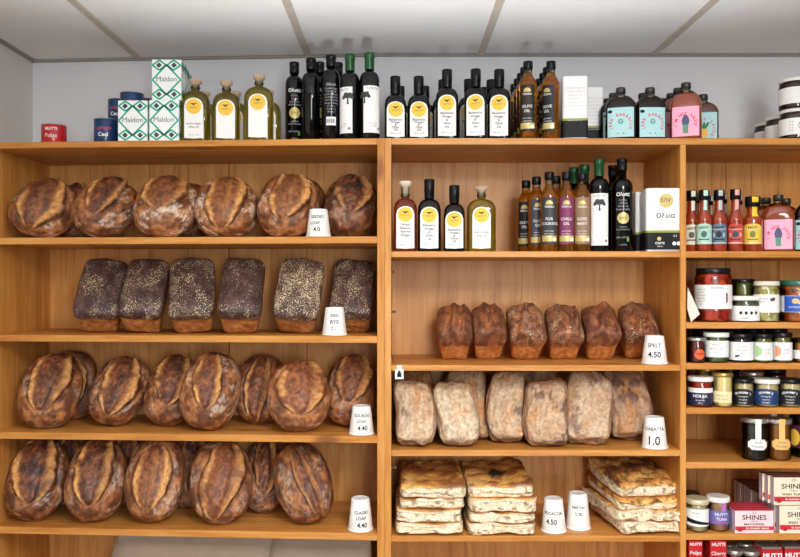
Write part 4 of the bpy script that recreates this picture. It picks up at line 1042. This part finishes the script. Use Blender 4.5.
# ------------------------------------------------------------------ TOP BOARD, middle and right
G = 'black balsamic bottles on the top board'
names = ['first', 'second', 'third', 'fourth', 'fifth']
for k, (px, yt, ax) in enumerate([(395.3, 76.8, 0.0335), (418.7, 76.8, 0.0345), (447, 70, 0.0345), (475.7, 69.5, 0.0345), (499.2, 70, 0.0345)]):
    h = 0.2 if k < 2 else 0.217
    off = top_off('R', px, h, yt, 0.033)
    b_ = estate_bottle('%s black balsamic bottle from the left in the front row of the top board' % names[k], G, at('R', px, off, Z_TOP), [0.04, 0.03, 0, -0.03, -0.03][k], 'balsamic', ax=ax, h=h, z_hs=h - 0.092)
    dup(b_, at('R', px + [4.5, 6, -4, -7, -8][k], min(off + 0.12, 0.3), Z_TOP), None, 'black balsamic bottle standing right behind the %s front one on the top board' % names[k])
dup(b_, at('R', 484.5, 0.26, Z_TOP), None, 'black balsamic bottle at the back between the fourth and fifth front ones')
G = 'golden infused oil bottles on the top board'
for c_, (px, dx, lab) in enumerate([(528, -4.2, (40, 32, 24)), (551, -4.6, (30, 30, 34))]):
    for k in range(5 if c_ == 0 else 4):
        o_ = 0.034 + 0.068 * k
        if o_ > 0.32: continue
        infused_bottle('%s golden oil bottle in the %s file on the top board' % (('front', 'second', 'third', 'fourth', 'rearmost')[k], ('left', 'right')[c_]), G, at('R', px + dx * k * 0.8, o_, Z_TOP), -0.1 if c_ == 0 else -0.5, 0.24, lab)
oil_tin('taller white oil tin with black base on the top board', 'oil tins on the top board', at('R', 574, 0.055, Z_TOP), -0.12, 0.078, 0.07, 0.193, False)
oil_tin('white oil tin standing behind the taller one on the top board', 'oil tins on the top board', at('R', 589.5, 0.16, Z_TOP), -0.05, 0.078, 0.07, 0.185, False)

G = 'sauce flasks on the top board'
aqua = (178, 220, 222)
fa = flask('left front dark flask with pale blue label on the top board', G, at('R', 620.7, 0.045, Z_TOP), 0, brown_glass, aqua, 'aqua', 0.162)
dup(fa, at('R', 613.5, 0.115, Z_TOP), 0, 'dark flask behind the left front blue-labelled flask')
dup(fa, at('R', 606.5, 0.19, Z_TOP), 0, 'rearmost dark flask at the far left of the flasks')
dup(fa, at('R', 650, 0.045, Z_TOP), 0, 'right front dark flask with pale blue label on the top board')
dup(fa, at('R', 643, 0.115, Z_TOP), 0, 'dark flask behind the right front blue-labelled flask')
fp = flask('amber flask with pink label on the top board', G, at('R', 686, 0.032, Z_TOP), -0.05, sauce_brown, (246, 176, 202), 'pink', 0.174)
dup(fp, at('R', 678, 0.098, Z_TOP), None, 'amber flask directly behind the pink-labelled front flask on the top board')
dup(fp, at('R', 671, 0.165, Z_TOP), None, 'third amber flask in the pink-labelled file on the top board')
dup(fp, at('R', 664, 0.235, Z_TOP), None, 'rearmost amber flask in the pink-labelled file on the top board')
flask('dark flask with pineapple label right of the pink one', G, at('R', 703, 0.115, Z_TOP), 0.12, mat('brown_sauce_in_glass', (88, 46, 26), 0.1, coat=1.0), aqua, 'pine', 0.158)

jam_dark = mat('dark_jam', (60, 22, 16), 0.2, coat=0.8)
dots = join(*[move(disc(0.0014, None, 6), 0.007 * a, 0.009 * b) for a in (0, 1) for b in range(4)])
def top_jar(label, loc, rz):
    return jar(label, 'jam jars at the right end of the top board', loc, rz, 0.046, 0.094, jam_dark, lid_white,
               [('label', rect(0.17, 0.05, 24, 1), white_l, 0, 0.014, [('dot_print', dots, ink, 0.004, 0.026), ('crest', disc(0.008, 0.012, 16, 0.8), grey_ink, 0.034, 0.04)])], lid_h=0.009, neck=0.95, lid_r=0.0455, shoulder=0.014)
top_jar('upper jam jar of the stack at the right end of the top board', at('R', 795, 0.052, Z_TOP + 0.0945), 0.3)
top_jar('lower jam jar of the stack at the right end of the top board', at('R', 795.5, 0.052, Z_TOP), -0.4)
top_jar('jam jar just left of the stack on the top board', at('R', 781, 0.15, Z_TOP), -0.3)
top_jar('leftmost, farthest jam jar on the top board', at('R', 769, 0.25, Z_TOP), -0.2)

# ------------------------------------------------------------------ MIDDLE BAY bottles
z = ZC[1]
G = 'estate bottles on the middle bay shelf'
estate_bottle('red vinegar bottle with pale stopper, leftmost on the middle bay shelf', G, at('R', 405.3, 0.038, z), 0.0, 'vinegar', ax=0.0355, h=0.216, z_hs=0.128, rows=('White', 'Balsamic', 'Aperitif', 'Vinegar'))
estate_bottle('taller black balsamic bottle on the middle bay shelf', G, at('R', 429.3, 0.038, z), 0.0, 'balsamic', ax=0.0355, h=0.222, z_hs=0.126)
estate_bottle('shorter black balsamic bottle on the middle bay shelf', G, at('R', 454.3, 0.035, z), 0.0, 'balsamic', ax=0.0325, h=0.203, z_hs=0.112)
estate_bottle('corked green olive oil bottle on the middle bay shelf', G, at('R', 481.4, 0.034, z), 0.02, 'oil', ax=0.044, ay=0.027, h=0.2, z_hs=0.126, lw=0.055, rows=('', '', 'Extra virgin', 'olive oil'))
G = 'infused oils on the middle bay shelf'
infused_bottle('golden oil bottle at the far left back of the middle bay oils, black label', G, at('R', 526, 0.165, z), -0.2, 0.235, (30, 28, 30))
infused_bottle('golden oil bottle with slate label, second of the middle bay oils', G, at('R', 536.5, 0.10, z), 0.2, 0.238, (62, 64, 78))
infused_bottle('front golden oil bottle with dark grey label beside the purple one', G, at('R', 549.3, 0.03, z), 0.0, 0.243, (58, 58, 64), title=('FOR', 'COOKING'))
infused_bottle('golden oil bottle with purple label', G, at('R', 566.5, 0.03, z), 0.0, 0.243, (128, 50, 92), title=('CHILLI', 'OIL'))
infused_bottle('pale oil bottle with beige label left of the tree label', G, at('R', 582.3, 0.03, z), 0.0, 0.24, (150, 118, 92), title=('ROSE', 'MARY'))
infused_bottle('golden oil bottle hidden behind the purple-labelled one', G, at('R', 556, 0.12, z), 0.0, 0.243, (30, 28, 30))
G = 'olive oil bottles on the middle bay shelf'
green_cap_bottle('green capped bottle set back behind the beige label, left one', G, at('R', 574, 0.172, z), 0, 0.278, lab=False)
green_cap_bottle('green capped bottle set back behind the beige label, right one', G, at('R', 584.5, 0.11, z), 0, 0.278, lab=False)
green_cap_bottle('green capped bottle with white tree label on the middle bay shelf', G, at('R', 599, 0.034, z), 0.05, 0.283)
tall_black_bottle('tall black bottle with gold disc on the middle bay shelf', G, at('R', 622, 0.036, z), 0.12, 0.284, 'front', r=0.0315)
tall_black_bottle('tall black bottle behind the gold disc one on the middle bay shelf', G, at('R', 613, 0.13, z), 0, 0.278, 'plain', r=0.0305)
G = 'oil tins on the middle bay shelf'
oil_tin('front white oil tin with gold disc against the divider', G, at('R', 661, 0.038, z), -0.03, 0.108, 0.062, 0.192)
oil_tin('white oil tin behind the front one against the divider', G, at('R', 650, 0.115, z), -0.02, 0.108, 0.062, 0.19)

# ------------------------------------------------------------------ RIGHT BAY, shelf 1: hot sauces
z = ZR[1]
G = 'hot sauces on the right bay shelf'
hs_ = [(691.7, (226, 220, 190), (228, 226, 206), (88, 84, 90), 'cream labelled hot sauce, leftmost beside the divider'), (704, (176, 214, 196), (190, 222, 208), (60, 110, 104), 'mint labelled hot sauce, second in the row'),
       (719, (92, 118, 136), (196, 196, 196), (32, 34, 46), 'blue-grey labelled hot sauce, third in the row'), (735.5, (206, 78, 66), (226, 170, 160), (54, 70, 80), 'red labelled hot sauce, fourth in the row')]
for k, (px, lab, st, em_, txt) in enumerate(hs_):
    b_ = hot_sauce(txt, G, at('R', px, 0.026 + (0.036 if k == 0 else 0), z), 0.0, lab, st, 0.19 if k in (0, 3) else 0.188, emblem=em_)
    dup(b_, at('R', px + 5 - k, (0.125, 0.18)[k % 2], z), 0.3, 'hot sauce standing behind the ' + txt.split(',')[0].replace('hot sauce', 'one'))
hot_sauce('yellow labelled hot sauce with wide black cap', G, at('R', 752.7, 0.03, z), 0.0, (232, 196, 76), (238, 200, 50), 0.168, r=0.0285, emblem=(120, 130, 60), squat=True)
G = 'sauce flasks on the right bay shelf'
f1 = flask('pink labelled sauce flask on the right bay shelf', G, at('R', 778.3, 0.034, z), 0, sauce_brown, (246, 176, 202), 'pink', 0.174)
f2 = flask('blue labelled sauce flask cut by the right picture edge', G, at('R', 810, 0.034, z), 0, brown_glass, aqua, 'aqua', 0.178)
dup(f1, at('R', 766, 0.12, z), 0, 'sauce flask behind and left of the pink labelled one')
dup(f1, at('R', 786, 0.14, z), 0, 'sauce flask behind and right of the pink labelled one')

# ------------------------------------------------------------------ RIGHT BAY, shelf 2: big jars
z = ZR[2]
G = 'preserves on the second right bay shelf'
def lbl(wd, h, m, z0, kids=(), s=0.0): return ('label', rect(wd, h, 20, 1), m, s, z0, list(kids))
jar('large jar of red peppers with white label', G, at('R', 713, 0.058, z), -0.1, 0.0545, 0.164, chunks('red_peppers', [(206, 34, 14), (236, 96, 24), (130, 12, 8), (222, 50, 20)], 45), lid_dark,
    [lbl(0.165, 0.073, white_l, 0.04, [('lettering', text('PEPPERS', 0.009, 1.2), grey_ink, 0.018, 0.1), ('small_print', lines(['roasted red', 'peppers in', 'brine drained', 'weight 350 g', 'product of', 'Spain'], 0.006, 0.009, 0), grey_ink, -0.03, 0.098), ('red_strip', rect(0.006, 0.028, 2, 1), mat('maroon_ink', (140, 40, 60), 0.6), 0.047, 0.06)])], lid_h=0.014, neck=0.88)
dia = [poly([(0.0145 * k - 0.005, 0), (0.0145 * k, -0.0065), (0.0145 * k + 0.005, 0), (0.0145 * k, 0.0065)]) for k in range(-1, 3)]
sj = jar('small white-lidded jar with black diamonds on the label, lower of two', G, at('R', 744.8, 0.046, z), 0, 0.0415, 0.079, chunks('grey_green_pesto', [(92, 92, 74), (120, 118, 92), (70, 70, 58)], 120), lid_white,
         [lbl(0.13, 0.045, white_l, 0.004, [('diamond_print', q_, ink, 0.004, 0.028) for q_ in dia] + [('lettering', text('OLIVES', 0.006), ink, 0, 0.01)])], lid_h=0.012, neck=0.94)
jar('greenish jar stacked on a jar behind the diamond-labelled one', G, at('R', 743, 0.135, z + 0.0655), 0, 0.036, 0.066, chunks('green_olives', [(110, 112, 52), (82, 84, 40), (140, 136, 70)], 70), lid_dark, lid_h=0.01)
jar('lower jar hidden behind the diamond-labelled one', G, at('R', 743, 0.135, z), 0, 0.036, 0.065, chunks('green_olives', [(110, 112, 52), (82, 84, 40), (140, 136, 70)], 70), lid_dark, lid_h=0.01)
jar('jar of pale artichokes with cream lid and white label', G, at('R', 766.5, 0.045, z), -0.1, 0.037, 0.124, chunks('artichokes', [(196, 176, 92), (236, 226, 160), (160, 146, 60), (244, 236, 190)], 60), mat('cream_lid', (230, 222, 204), 0.4),
    [lbl(0.1, 0.055, white_l, 0.029, [('lettering', lines(('CARCIOFI', 'interi'), 0.008, 0.009, 0), grey_ink, -0.008, 0.068), ('emblem', join(disc(0.005), move(disc(0.004, 0.006), 0.006, 0.002)), mat('plum_ink', (90, 70, 60), 0.6), 0.018, 0.068)])], lid_h=0.012)
jar('large jar of mixed antipasti with green lid and blue label', G, at('R', 796.5, 0.055, z), -0.15, 0.05, 0.127, chunks('antipasti', [(180, 60, 18), (226, 120, 34), (80, 30, 16), (160, 80, 40)], 75), lid_green,
    [lbl(0.15, 0.05, white_l, 0.03, [('blue_print', rect(0.065, 0.048, 10, 1), mat('blue_print', (52, 92, 190), 0.5), 0.005, 0.031), ('food_picture', join(disc(0.01, 0.008), move(disc(0.006), 0.012, -0.004)), mat('sand_print', (226, 190, 140), 0.6), 0.005, 0.064), ('lettering', text('ANTIPASTO', 0.007), white_ink, 0.005, 0.043)])], lid_h=0.014)
card = thing('price_card', 'white price card leaning between the divider and the pepper jar', 'card', at('R', 689.5, 0.02, z), 0)
cp = [((px_ - 689.5) / F * 2.37, (322.3 - py_) / F * 2.37) for px_, py_ in ((691, 322.2), (699.5, 314.5), (687.6, 288), (687.2, 309))]
pc = new_mesh('card_sheet', [(x_, 0, z_) for x_, z_ in cp] + [(x_ + 0.002, 0.0016, z_) for x_, z_ in cp], [(0, 1, 2, 3), (7, 6, 5, 4), (0, 4, 5, 1), (1, 5, 6, 2), (2, 6, 7, 3), (3, 7, 4, 0)], mat('cream_card', (236, 226, 212), 0.6), card, smooth=False)

# ------------------------------------------------------------------ RIGHT BAY, shelf 3
z = ZR[3]
G = 'small jars on the third right bay shelf'
orange = mat('orange_print', (236, 96, 50), 0.5)
jar('small dark red jar with orange disc, leftmost of its shelf', G, at('R', 696.6, 0.03, z), 0.15, 0.0265, 0.076, mat('dark_red_paste', (104, 28, 22), 0.25, coat=0.6), lid_silver, [('orange_disc', disc(0.0155), orange, 0.006, 0.026, [('lettering', text('HARISSA', 0.006, 1, 0.03), mat('deep_red_ink', (120, 30, 30), 0.6), 0.006, 0.026)])], lid_h=0.008, neck=0.96)
jar('small jar with white lid and plain white label', G, at('R', 716.2, 0.04, z), 0, 0.035, 0.091, chunks('green_pesto', [(88, 104, 48), (116, 128, 62)], 150), lid_white, [lbl(0.1, 0.05, white_l, 0.017, [('lettering', lines(('PESTO', 'alla genovese', 'basil'), 0.007, 0.011, 0), grey_ink, 0, 0.052)])], lid_h=0.012, neck=0.97)
jar('small jar with black lid and white label bearing a blue mark', G, at('R', 740.8, 0.04, z), 0, 0.0355, 0.088, mat('black_tapenade', (44, 34, 36), 0.25, coat=0.6), lid_dark, [lbl(0.1, 0.055, white_l, 0.008, [('lettering', lines(('tapenade', 'black olive', '180 g'), 0.007, 0.011, 0), grey_ink, 0.004, 0.048), ('blue_mark', join(disc(0.004), move(disc(0.003), 0.006, 0.002)), mat('navy_ink', (40, 56, 110), 0.6), -0.012, 0.02)])], lid_h=0.012)
for px, c_, txt, h in ((762.5, (160, 206, 132), 'small jar with half green disc on white label', 0.088), (781.8, (240, 160, 128), 'small jar with half peach disc on white label', 0.091)):
    m_ = mat('half_disc_%d' % c_[0], c_, 0.55)
    hd = poly([(0, -0.017)] + [(0.017 * math.cos(a), 0.017 * math.sin(a)) for a in np.linspace(-1.5, 1.5, 16)] + [(0, 0.017)])
    jar(txt, G, at('R', px, 0.036, z), 0, 0.029, h, chunks('olive_spread', [(150, 140, 80), (110, 104, 56)], 120), lid_dark, [lbl(0.078, 0.054, white_l, 0.008, [('half_disc', move(hd, -0.018, 0.035), m_, 0, 0), ('lettering', lines(('olives', 'lemon'), 0.007, 0.01, 0), grey_ink, 0.013, 0.038)])], lid_h=0.012)
jar('small amber jar cut by the right picture edge on the third shelf', G, at('R', 803, 0.036, z), 0, 0.031, 0.074, mat('amber_jam', (206, 130, 50), 0.2, coat=0.6), lid_dark, [lbl(0.07, 0.026, white_l, 0.012)], lid_h=0.01)

# ------------------------------------------------------------------ RIGHT BAY, shelf 4
z = ZR[4]
G = 'mustards and relishes on the fourth right bay shelf'
navy_l = mat('navy_label', (32, 40, 74), 0.5)
jar('red relish jar with white lid and navy label', G, at('R', 700.2, 0.042, z), 0, 0.0355, 0.091, mat('red_relish', (176, 46, 26), 0.25, coat=0.6), lid_white, [lbl(0.11, 0.014, white_l, 0.044), ('navy_label', rect(0.11, 0.036, 20, 1), navy_l, 0, 0.008, [('lettering', text('NDUJA', 0.012, 1.1, 0.03), white_ink, 0, 0.03), ('small_print', lines(('spreadable', '180 g'), 0.006, 0.009, 0), white_ink, 0, 0.02), ('red_cross', disc(0.0025), red_can, 0.02, 0.034)])], lid_h=0.012, neck=0.97)
jar('jar behind the red relish, only its gold lid showing', G, at('R', 706, 0.13, z), 0, 0.033, 0.11, mat('yellow_mustard', (214, 190, 116), 0.3, coat=0.5), lid_gold, lid_h=0.012)
jar('tall cream mustard jar without coloured label', G, at('R', 722.5, 0.036, z), 0, 0.0295, 0.104, mat('pale_mustard', (250, 222, 156), 0.3, coat=0.6), lid_gold, [lbl(0.06, 0.034, mat('cream_label', (244, 228, 176), 0.6), 0.014, [('lettering', lines(('Moutarde', 'de Dijon'), 0.008, 0.01, 0), grey_ink, 0, 0.033)])], lid_h=0.01, neck=1.0, lid_r=0.0302, shoulder=0.004)
for px, rr, lc, lid_, h, txt in ((743, 0.0305, (24, 26, 30), lid_dark, 0.086, 'mustard jar with black arched label, left of the white-lidded one'), (766, 0.0375, (34, 62, 112), lid_white, 0.084, 'mustard jar with white lid and blue arched label'), (790, 0.0345, (28, 32, 40), lid_dark, 0.085, 'mustard jar with black arched label at the right, beyond the blue one')):
    lm = mat('arched_label_%d' % lc[2], lc, 0.5)
    sh = arch(rr * 2.1, 0.048, 0.014, 16)
    jar(txt, G, at('R', px, rr + 0.006, z), 0, rr, h, mat('grain_mustard', (218, 196, 148), 0.4, coat=0.5, var=0.25, vscale=300), lid_, [('arched_label', sh, lm, 0, 0.008, [('lettering', arc_text("GRAHAM'S", 0.0098, 0.045, math.radians(90 + 26 * 0.031 / rr), math.radians(90 - 26 * 0.031 / rr), 0.02), white_ink, 0, -0.003), ('small_print', lines(('wholegrain', 'mustard', 'HONEY'), 0.0065, 0.0095, 0), white_ink, 0, 0.031)])], lid_h=0.012, neck=0.95)
jar('jar lying in shadow behind the arched-label mustards', G, at('R', 752, 0.14, z), 0, 0.033, 0.095, mat('grain_mustard', (206, 190, 150), 0.4), lid_silver, lid_h=0.012)

dark_p = mat('dark_pickle', (44, 30, 28), 0.2, coat=0.8)
for zz, px, h_, txt in ((ZR[3], 702, 0.092, 'dark lidded jar at the back behind the orange disc jar'), (ZR[3], 729, 0.09, 'dark lidded jar at the back behind the plain white label jar'), (ZR[3], 752, 0.093, 'dark lidded jar at the back behind the blue mark jar'), (ZR[3], 776, 0.096, 'dark lidded jar at the back behind the half disc jars'),
                        (ZR[4], 729, 0.1, 'dark lidded jar at the back behind the cream mustard'), (ZR[4], 775, 0.098, 'dark lidded jar at the back behind the blue arched label')):
    jar(txt, 'dark jars at the back of the right bay', at('R', px, 0.2, zz), 0, 0.034, h_, dark_p, lid_dark, lid_h=0.012)

# ------------------------------------------------------------------ RIGHT BAY, shelf 5: honey
z = ZR[5]
G = 'honey jars on the fifth right bay shelf'
def honey(label, px, off, cont, tagm, r=0.0385, h=0.128):
    t = jar(label, G, at('R', px, off, z), 0.12, r, h, cont, lid_silver, [('label', join(rect(0.048, 0.024, 8, 1), move(band(-0.029, -0.024, lambda x: 0.003, lambda x: 0.021, 2), 0, 0), move(band(0.024, 0.029, lambda x: 0.003, lambda x: 0.021, 2), 0, 0), move(band(-0.02, 0.02, lambda x: -0.004, lambda x: 0.0005, 6), 0, 0), move(band(-0.02, 0.02, lambda x: 0.0235, lambda x: 0.028, 6), 0, 0)), tagm, 0.006, 0.038, [('lettering', lines(('Irish', 'Honey'), 0.012, 0.012, 0), grey_ink, 0.006, 0.053)])], lid_h=0.012, neck=0.96, name='honey_jar', shoulder=0.016)
    V, Fc = rect(0.017, 0.062, 4, 6); zz = V[:, 1] + 0.066
    rr = np.where(zz > h - 0.014, r * 0.96 + 0.0045, np.where(zz > h - 0.03, r * 0.985 + 0.001, r + 0.001)); rr = np.where(zz > h - 0.0155, r * 0.96 + 0.0046, rr)
    a = V[:, 0] / r + 0.16
    new_mesh('seal_strip', np.stack([rr * np.sin(a), -rr * np.cos(a), zz], 1), Fc, tagm, t)
    return t
honey('black honey jar with white seal strip', 754.5, 0.052, mat('dark_honey', (26, 12, 10), 0.12, coat=1.0), white_l)
honey('amber honey jar with orange seal strip', 778.5, 0.052, mat('amber_honey', (184, 108, 34), 0.1, coat=1.0, trans=0.35), mat('orange_paper', (240, 190, 110), 0.6), r=0.0355, h=0.125)
jar('large dark jar with yellow and purple label at the right edge behind the honey', G, at('R', 806, 0.09, z), -0.3, 0.048, 0.15, mat('dark_pickle', (44, 30, 28), 0.2, coat=0.8), lid_green, [lbl(0.09, 0.07, mat('plum_label', (84, 30, 56), 0.5), 0.03, [('yellow_swirl', disc(0.018, 0.026), yellow_l, -0.02, 0.062)])])
honey('honey jar half hidden between and behind the black and amber ones', 770, 0.15, mat('dark_honey', (26, 12, 10), 0.12, coat=1.0), white_l, h=0.124)

# ------------------------------------------------------------------ RIGHT BAY, shelf 6: jars and tuna boxes
z = ZR[6]
G = 'jars on the sixth right bay shelf'
jar('jar with white label and black wave beside the divider', G, at('R', 697, 0.045, z), -0.1, 0.0335, 0.098, mat('tahini', (196, 176, 130), 0.3, coat=0.5), mat('pale_gold_lid', (226, 212, 176), 0.35, 0.3), [lbl(0.1, 0.052, white_l, 0.018, [('black_wave', band(-0.045, 0.045, lambda x: -0.1 * x - 0.004, lambda x: 0.007 - 0.2 * x, 14), ink, 0, 0.03), ('lettering', text('TAHINI', 0.007), grey_ink, 0, 0.056)])], lid_h=0.014, neck=0.94)
jar('jar with violet label and pink seal strip', G, at('R', 718, 0.05, z), 0.1, 0.0325, 0.103, mat('nut_butter', (176, 126, 82), 0.35, coat=0.5), lid_white, [lbl(0.1, 0.042, mat('violet_label', (112, 104, 170), 0.5), 0.022, [('lettering', lines(('NUTTY', 'TUNA'), 0.012, 0.014, 0, bold=0.02), white_ink, 0.008, 0.049), ('pink_line', rect(0.03, 0.003, 6, 1), mat('pink_ink', (226, 70, 150), 0.5), 0.006, 0.028)]), ('seal_strip', rect(0.014, 0.03, 3, 1), mat('lilac_label', (186, 120, 190), 0.5), 0.014, 0.06)], lid_h=0.014, neck=0.94)
jar('dark lid of a jar behind the wave-labelled one', G, at('R', 690.5, 0.15, z), 0, 0.028, 0.088, mat('dark_pickle', (44, 30, 28), 0.2), lid_dark)
G = 'tuna boxes on the sixth right bay shelf'
cream_b = mat('cream_carton', (240, 228, 200), 0.5); pink_b = mat('pale_pink_carton', (248, 216, 220), 0.5); maroon = mat('maroon_carton_edge', (120, 24, 40), 0.5); red_b = mat('red_band_print', (206, 48, 66), 0.5); lilac = mat('lilac_flap', (214, 204, 220), 0.5)
def tuna(label, loc, rotz, base, h=0.068, wd=0.118, dp=0.022, sub=('WILD', 'IRISH TUNA')):
    t, o, fw, rw, lw = carton('tuna_box', label, 'box', G, loc, rotz, wd, dp, h, base)
    decal('lettering', join(move(text('SHINES', 0.021, 1.12, 0.012), 0, h * 0.60), move(text(sub[0], 0.006, 1.4), 0, h * 0.5), move(text(sub[1], 0.0085, 1.5, 0.02), 0, h * 0.36)), fw, 0.0006, ink, o)
    b = decal('red_band', rect(wd * 0.985, h * 0.17, 1, 1), fw, 0.0006, red_b, o, 0, h * 0.14)
    decal('band_lettering', text('in tomato sauce', 0.009, 1.2, 0.02), fw, 0.001, white_ink, b, wd * 0.08, h * 0.19)
    decal('fish_roundel', join(move(disc(0.0085, 0.007), 0, 0)), fw, 0.0012, mat('roundel_red', (186, 40, 52), 0.5), o, -wd * 0.37, h * 0.17)
    decal('crest', disc(0.006, 0.004, 14, 0.7), fw, 0.0008, grey_ink, o, 0, h * 0.91)
    decal('end_panel', rect(dp * 0.9, h * 0.96, 1, 1), lw, 0.0005, lilac, o, 0, h * 0.02)
    decal('end_edge', rect(dp * 0.14, h * 0.98, 1, 1), lw, 0.0009, maroon, o, dp * 0.42, h * 0.01)
    new_mesh('top_edge', [(-wd / 2, -dp / 2, h + 0.0004), (wd / 2, -dp / 2, h + 0.0004), (wd / 2, dp / 2, h + 0.0004), (-wd / 2, dp / 2, h + 0.0004)], [(0, 1, 2, 3)], red_b if base is pink_b else maroon, o, smooth=False)
    return t
def row(px, off, k, step, zz, dx=0.0):
    p = at('R', px, off, zz); return (p[0] + dx, p[1] + step * k, zz)
for k in range(4):
    tuna(['front', 'second', 'third', 'rearmost'][k] + ' pale pink tuna box in the low file', row(752.7, 0.018, k, 0.0235, z, 0.001 * k), 0.0, pink_b, sub=('WILD', 'MACKEREL'))
for k in range(12):
    tuna('cream tuna box number %s from the front of the lower file at the right edge' % ('one two three four five six seven eight nine ten eleven twelve'.split()[k]), row(797.5, 0.016, k, 0.0268, z, (0.001, -0.0015, 0.0005)[k % 3]), 0.0, cream_b, 0.084, 0.122)
for k in range(3):
    tuna(('front', 'second', 'third')[k] + ' cream tuna box stacked on the lower file at the right edge', row(791.8, 0.018, k, 0.0245, z + 0.0848, -0.006 * k), 0.0, cream_b, 0.084, 0.12)

# ------------------------------------------------------------------ RIGHT BAY, shelf 7 (only tops in view)
z = ZR[7]
G = 'red tomato cartons on the lowest right bay shelf'
def tomato(label, px, off, wd, dp, h, rows, lidm=None, rz=0.0, name='tomato_carton'):
    t, o, fw, rw, lw = carton(name, label, 'box', G, at('R', px, off, z), rz, wd, dp, h, red_can)
    for tx, sz, zz, bold in rows: decal('lettering', text(tx, sz, 1, bold), fw, 0.0006, white_ink, o, 0, zz)
    if lidm: cbox('folded_top', (-wd / 2 + 0.002, -dp / 2 + 0.002, h + 0.0002), (wd / 2 - 0.002, dp / 2 - 0.002, h + 0.008), lidm, t, 0.002)
    return t
hz = lambda y, off: zat(y, DF + off) - z
tomato('leftmost red tomato carton under the tuna shelf', 692, 0.035, 0.042, 0.06, hz(541, 0.005), [('MUTTI', 0.012, hz(545.5, 0.005), 0.03), ('Polpa', 0.016, hz(554.5, 0.005), 0.01)])
tomato('second red tomato carton under the tuna shelf', 714.5, 0.035, 0.05, 0.06, hz(541, 0.005), [('MUTTI', 0.014, hz(546, 0.005), 0.03), ('Cherry', 0.015, hz(555, 0.005), 0.01)])
tomato('red tomato carton set back between the two left cartons', 703, 0.11, 0.042, 0.06, hz(543, 0.08), [('MUTTI', 0.012, hz(549, 0.08), 0.03)])
for k, (px, off, yt) in enumerate([(729, 0.1, 546), (745, 0.1, 545), (734, 0.04, 552), (750.5, 0.04, 553)]):
    hh_ = hz(yt, off - 0.03)
    t = jar(['small sauce jar with silver lid, back left, under the tuna shelf', 'small sauce jar with silver lid, back right, under the tuna shelf', 'small sauce jar with silver lid, front left, under the tuna shelf', 'small sauce jar with silver lid, front right, under the tuna shelf'][k], 'sauce jars on the lowest right bay shelf', at('R', px, off, z), 0, 0.024, hh_, sauce_red, lid_silver, [lbl(0.05, hh_ * 0.4, yellow_l, hh_ * 0.42)])
for k, (px, wd) in enumerate([(768, 0.064), (790, 0.06), (811, 0.06)]):
    for j in range(3):
        tomato('%s red carton with silver top in the %s file under the tuna shelf' % (('front', 'second', 'third')[j], ('left', 'middle', 'right')[k]), px - 5.0 * j, 0.045 + 0.064 * j, wd, 0.058, hz(547 - 0.5 * k, 0.02) - 0.008, [('MUTTI', 0.02, hz(547 - 0.5 * k, 0.02) - 0.032, 0.04)], lid_silver)

# ------------------------------------------------------------------ small shelf tag, paper bags
tg = thing('shelf_tag', 'tiny white tag with dark picture clipped to the small tin loaf shelf', 'tag', ((399.3 - PX0) / F * DF, DF - 0.0012, zat(379)), 0)
b_ = cbox('tag_card', (-0.013, -0.0014, 0), (0.013, 0.0, 0.030), white_l, tg, 0.0006)
cbox('clip', (-0.008, -0.0014, 0.030), (0.008, 0.0, 0.042), lid_silver, tg, 0.0006)
fw = Wrap(0, flat=((0, -0.0014), (1, 0), (0, -1)))
decal('picture', join(move(rect(0.013, 0.012, 1, 1), 0, 0.006), move(disc(0.0045), 0, 0.021)), fw, 0.0005, ink, b_)
kraft = mat('brown_kraft_paper', (158, 138, 120), 0.8, var=0.06, vscale=14, bump=0.15, bscale=25)
def paper_bag(label, px, off, wd, h, lean, sh):
    p = at('L', px, off, 0.40)
    t = thing('paper_bag', label, 'bag', p, -ALPHA, 'flat kraft bags in the bottom of the left unit')
    V = []; nx, nz = 10, 8
    for q in (0, 1):
        for j in range(nz + 1):
            for i in range(nx + 1):
                u, v = i / nx, j / nz
                y = lean * v * h + 0.004 * math.sin(6 * u + 4 * v) + (0.012 * math.sin(math.pi * u) * (1 - 0.6 * v) + 0.004 if q else 0)
                V.append((-wd / 2 + wd * u + sh * v + (0.0 if i else 0.02 * (v - 1)), y, h * v))
    Fc = []; st = (nx + 1) * (nz + 1)
    for j in range(nz):
        for i in range(nx):
            a = j * (nx + 1) + i; Fc.append((a, a + 1, a + nx + 2, a + nx + 1)); b2 = a + st; Fc.append((b2, b2 + nx + 1, b2 + nx + 2, b2 + 1))
    rim = [i for i in range(nx + 1)] + [j * (nx + 1) + nx for j in range(1, nz + 1)] + [nz * (nx + 1) + i for i in range(nx - 1, -1, -1)] + [j * (nx + 1) for j in range(nz - 1, 0, -1)]
    for a, b2 in zip(rim, rim[1:] + rim[:1]): Fc.append((b2, a, a + st, b2 + st))
    o = new_mesh('bag_body', V, Fc, kraft, t)
    o2 = cbox('folded_edge', (-wd / 2 + sh + 0.003, lean * h - 0.006, h - 0.03), (wd / 2 + sh - 0.003, lean * h - 0.0045, h - 0.002), kraft, t, 0.0005)
    return t
hb = zat(537, DF + 0.09) - 0.40
paper_bag('wide kraft paper bag standing under the lowest left bread shelf', 172, 0.05, 0.50, hb, 0.12, 0.06)
paper_bag('kraft paper bag at the right under the lowest left bread shelf', 316, 0.075, 0.34, hb - 0.012, 0.12, 0.0)
